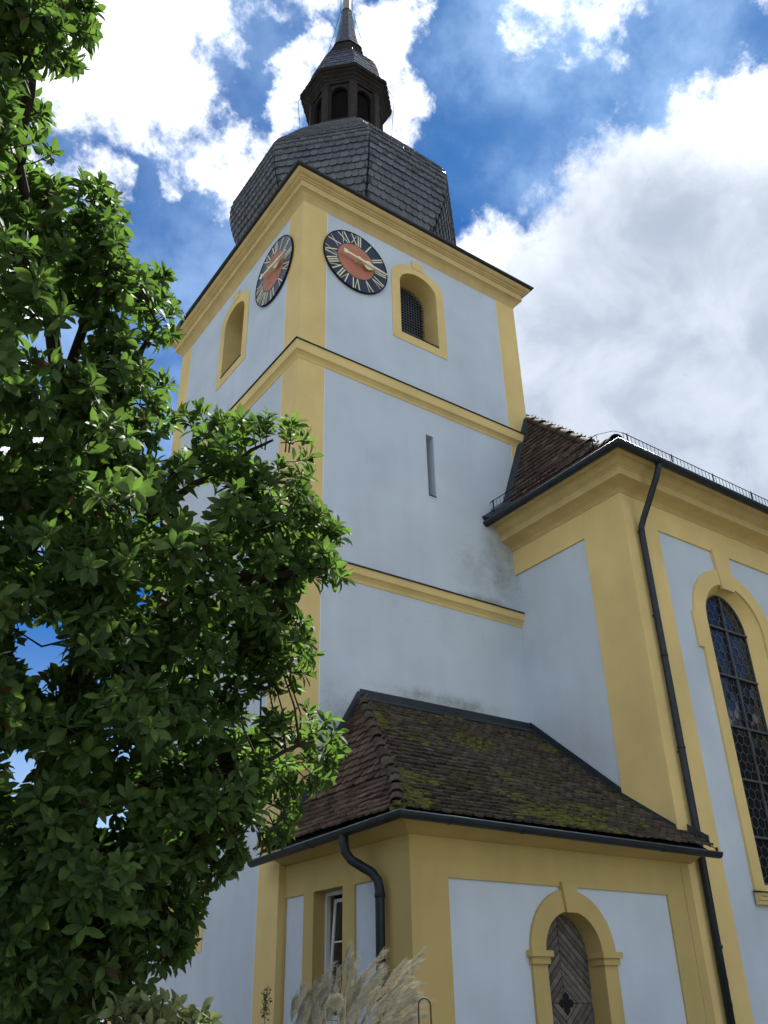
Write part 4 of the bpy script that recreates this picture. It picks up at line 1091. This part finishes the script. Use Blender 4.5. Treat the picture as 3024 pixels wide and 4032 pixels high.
# plume grass
gb = PX(745, 2300, 8.6); gb.z = 0
grass = thing('plume_grass', 'clump of feathery beige plume grass below the sacristy side window', 'grass', gb)
bl = MB()
for _ in range(420):
    a = random.uniform(0, 6.28); r_ = random.uniform(0, .28); p0 = gb+Vector((math.cos(a)*r_, math.sin(a)*r_, 0))
    h = random.uniform(1.0, 1.65); lean = Vector((math.cos(a), math.sin(a), 0))*random.uniform(.1, .55)+CR*.15
    sd_ = Vector((-math.sin(a), math.cos(a), 0)); rings = []
    for q in range(5):
        t = q/4; p = p0+Vector((0, 0, h*(t-.25*t**3)))+lean*t*t*1.2; w_ = .006*(1-t*.9)
        rings.append([p-sd_*w_, p+sd_*w_])
    bl.loft(rings, False)
o = bl.obj('blades', 'blade', grass, recalc=False); o['kind'] = 'stuff'
def plume(base, p0, tip, droop, parent, dens=80, m='plume', name='plume', strand=.15, fan=1.):
    base, p0, tip = Vector(base), Vector(p0), Vector(tip); mb = MB()
    mb.tube([base, base.lerp(p0, .5)+Vector((0, 0, .1)), p0, p0.lerp(tip, .6)], [.004, .0035, .003, .002], 4, False)
    d_ = tip-p0; side = d_.cross(CF).normalized()
    for i in range(dens):
        t = random.uniform(.02, .8)**1.0; p = p0+d_*t
        ang = random.uniform(0, 6.28); nn = (side*math.cos(ang)+CF*math.sin(ang))
        dr = (d_.normalized()*1.0+nn*random.uniform(.04, .42)*fan+CR*.12).normalized()
        L_ = strand*random.uniform(.6, 1.25)*(1.15-.55*t); w_ = .0017
        s_ = dr.cross(CF).normalized()*w_
        a, b, c = p, p+dr*L_*.55, p+dr*L_+Vector((0, 0, -droop*L_))+CR*.012
        mb.add([a-s_, a+s_, b+s_*1.3, c, b-s_*1.3], [(0, 1, 2, 3, 4)])
    o = mb.obj(name, m, parent, recalc=False)
    at_ = o.data.attributes.new('tone', 'FLOAT', 'POINT'); at_.data.foreach_set('value', rng.random(len(o.data.vertices)))
    return o
def gx(x, y): q = 950/DS+x*.5124/DS, 3200/DS+y*.5124/DS; return q
pl = [(690,1150,560,1420), (750,1180,700,1450), (835,1000,760,1260), (880,1120,800,1400), (1110,1040,930,1260), (1095,1190,970,1420), (1250,1140,1100,1330), (1415,1045,1200,1250), (1400,1310,1180,1420),
      (1370,1400,1180,1520), (470,1310,410,1560), (400,1440,380,1620), (560,1300,500,1560), (640,1230,560,1500), (980,1180,850,1460), (1040,1270,900,1520), (1180,1240,1020,1460), (1290,1200,1130,1420),
      (1330,1290,1160,1480), (1250,1340,1080,1540), (930,1230,820,1520), (820,1330,740,1600), (700,1400,640,1640), (600,1440,560,1660), (1390,1470,1200,1600), (1340,1560,1160,1660), (1120,1400,980,1620),
      (1010,1440,900,1660), (1220,1450,1060,1620), (880,1480,800,1680), (780,1500,720,1700), (500,1480,450,1680), (1300,1480,1120,1640), (680,1260,600,1500), (1180,1330,1040,1540), (950,1360,850,1600)]
for (tx, ty, bx_, by_) in pl+[(a+random.uniform(-70, 70), b+random.uniform(20, 160), c+random.uniform(-60, 60), d_+random.uniform(20, 160)) for a, b, c, d_ in pl]:
    ds_ = 8.6+random.uniform(-.28, .28)
    plume(gb+Vector((random.uniform(-.2, .2), random.uniform(-.2, .2), 0)), PX(*gx(bx_, by_), ds_), PX(*gx(tx, ty), ds_), .12, grass)
plume(gb, PX(*gx(640, 1480), 8.3), PX(*gx(750, 1420), 8.3), .35, grass, 420, 'flower', 'pale_flower_head', .11, 3.)
# dry seed stalk left of the grass
sb = PX(572, 2300, 8.9); sb.z = 0
stalk = thing('seed_stalk', 'thin dry seed stalk standing alone left of the plume grass', 'plant', sb)
MB().tube([sb, PX(572, 2190, 8.9), PX(577, 2125, 8.9)], [.006, .004, .002], 5).obj('stem', 'plume', stalk)
v = leaf_set(6, .5); LL = []
for i in range(60):
    t = i/60; LL += rosette(PX(572+4*t, 2195-65*t, 8.9), Vector((random.gauss(0, 1), random.gauss(0, 1), .8)), 2, .03)
np_join('seeds', v, LL, [random.randrange(6) for _ in LL], 'leaf_pale', stalk)
# crook
hb = PX(905, 2300, 8.2); hb.z = 0
h0, h1 = PX(904, 2172, 8.2), PX(930, 2172, 8.2); hc = (h0+h1)/2; hr = (h1-h0).length/2; hd = (h1-h0).normalized()
hk = [hb, Vector((h0.x, h0.y, h0.z))]+[hc+hd*(-hr*math.cos(PI*i/10))+Vector((0, 0, hr*1.05*math.sin(PI*i/10))) for i in range(1, 11)]+[h1+Vector((0, 0, -.12)), h1+Vector((.02, 0, -.20))]
ck = MB().tube([hb, hb.lerp(h0, .5)]+hk[1:], .0065, 7).obj('garden_crook', 'rusty'); ck['label'] = 'rusty iron crook rod standing right of the plume grass'; ck['category'] = 'garden hook'

# ================================================================== neighbouring house behind the trees
house = thing('house', 'tiled house half hidden behind the trees at the far left', 'house', (-7, 14, 0))
hw = MB(); hw.box((-13, 9.2, 0), (-1.9, 20, 5.2)); hw.obj('wall', 'houseplaster', house)
hr_ = MB()
E0, E1, E2, E3 = Vector((-13.6, 8.6, 5.1)), Vector((-1.3, 8.6, 5.1)), Vector((-1.3, 20.6, 5.1)), Vector((-13.6, 20.6, 5.1)); T0, T1 = Vector((-7.4, 13.4, 11.3)), Vector((-7.4, 16, 11.3))
hr_.add([E0, E1, E2, E3, T0, T1], [(0, 1, 4), (1, 2, 5, 4), (2, 3, 5), (3, 0, 4, 5), (0, 3, 2, 1)])
hro = hr_.obj('roof', 'tile', house)
rows = []; upv = (T0-Vector((-7.4, 8.6, 5.1))).normalized(); tl = (T0-Vector((-7.4, 8.6, 5.1))).length
for i in range(int(tl/.30)-1):
    q = i*.30/tl; a = E0.lerp(T0, q); b = E1.lerp(T0, q)
    a = Vector((max(a.x, -6.5), a.y, a.z))
    if b.x-a.x > .3: rows.append((a, b, upv))
scatter('tile', 'tiles', tile_variants(8, .02, .05), tile_field(rows, .26, .42), 'tile', hro, 120)
ridge_tiles([E1+Vector((0, 0, .08)), T0+Vector((0, 0, .08))], 22, .13, hro)
hwin = MB().slab(frame((0, 9.2, 0), (1, 0, 0), (0, -1, 0)), rect(-4.6, -3.2, 1.6, 3.2), [rect(-4.5, -3.3, 1.7, 3.1)], -.02, .03).obj('window', 'whitewood', house)
MB().box((-4.5, 9.19, 1.7), (-3.3, 9.195, 3.1)).obj('pane', 'glass', hwin)

# ================================================================== trees around the churchyard, seen only as a reflection in the tall window
L_ = []; 
for (a0, a1, rr, hh, k) in ((88, 150, 30, 25, 7000),):
    for _ in range(k):
        a = R(random.uniform(a0, a1)); r_ = rr+random.uniform(-3, 3)
        h = hh*(.62+.38*noise.noise(Vector((a*5, rr*.1, 0))))
        p = Vector((5+math.sin(a)*r_, -3+math.cos(a)*r_, random.uniform(.2, h)))
        n_ = Vector((random.gauss(0, 1), random.gauss(0, 1), random.gauss(.4, 1))).normalized(); x_ = n_.orthogonal().normalized()
        L_.append(place(p, x_, n_.cross(x_), n_, 1.5, 1.5, 1.5))
v = leaf_set(6, .7); o = np_join('tree_belt', v, L_, [random.randrange(6) for _ in L_], 'leaf_shrub', None); o['label'] = 'dark green belt of trees mirrored in the tall window glass'; o['category'] = 'trees'
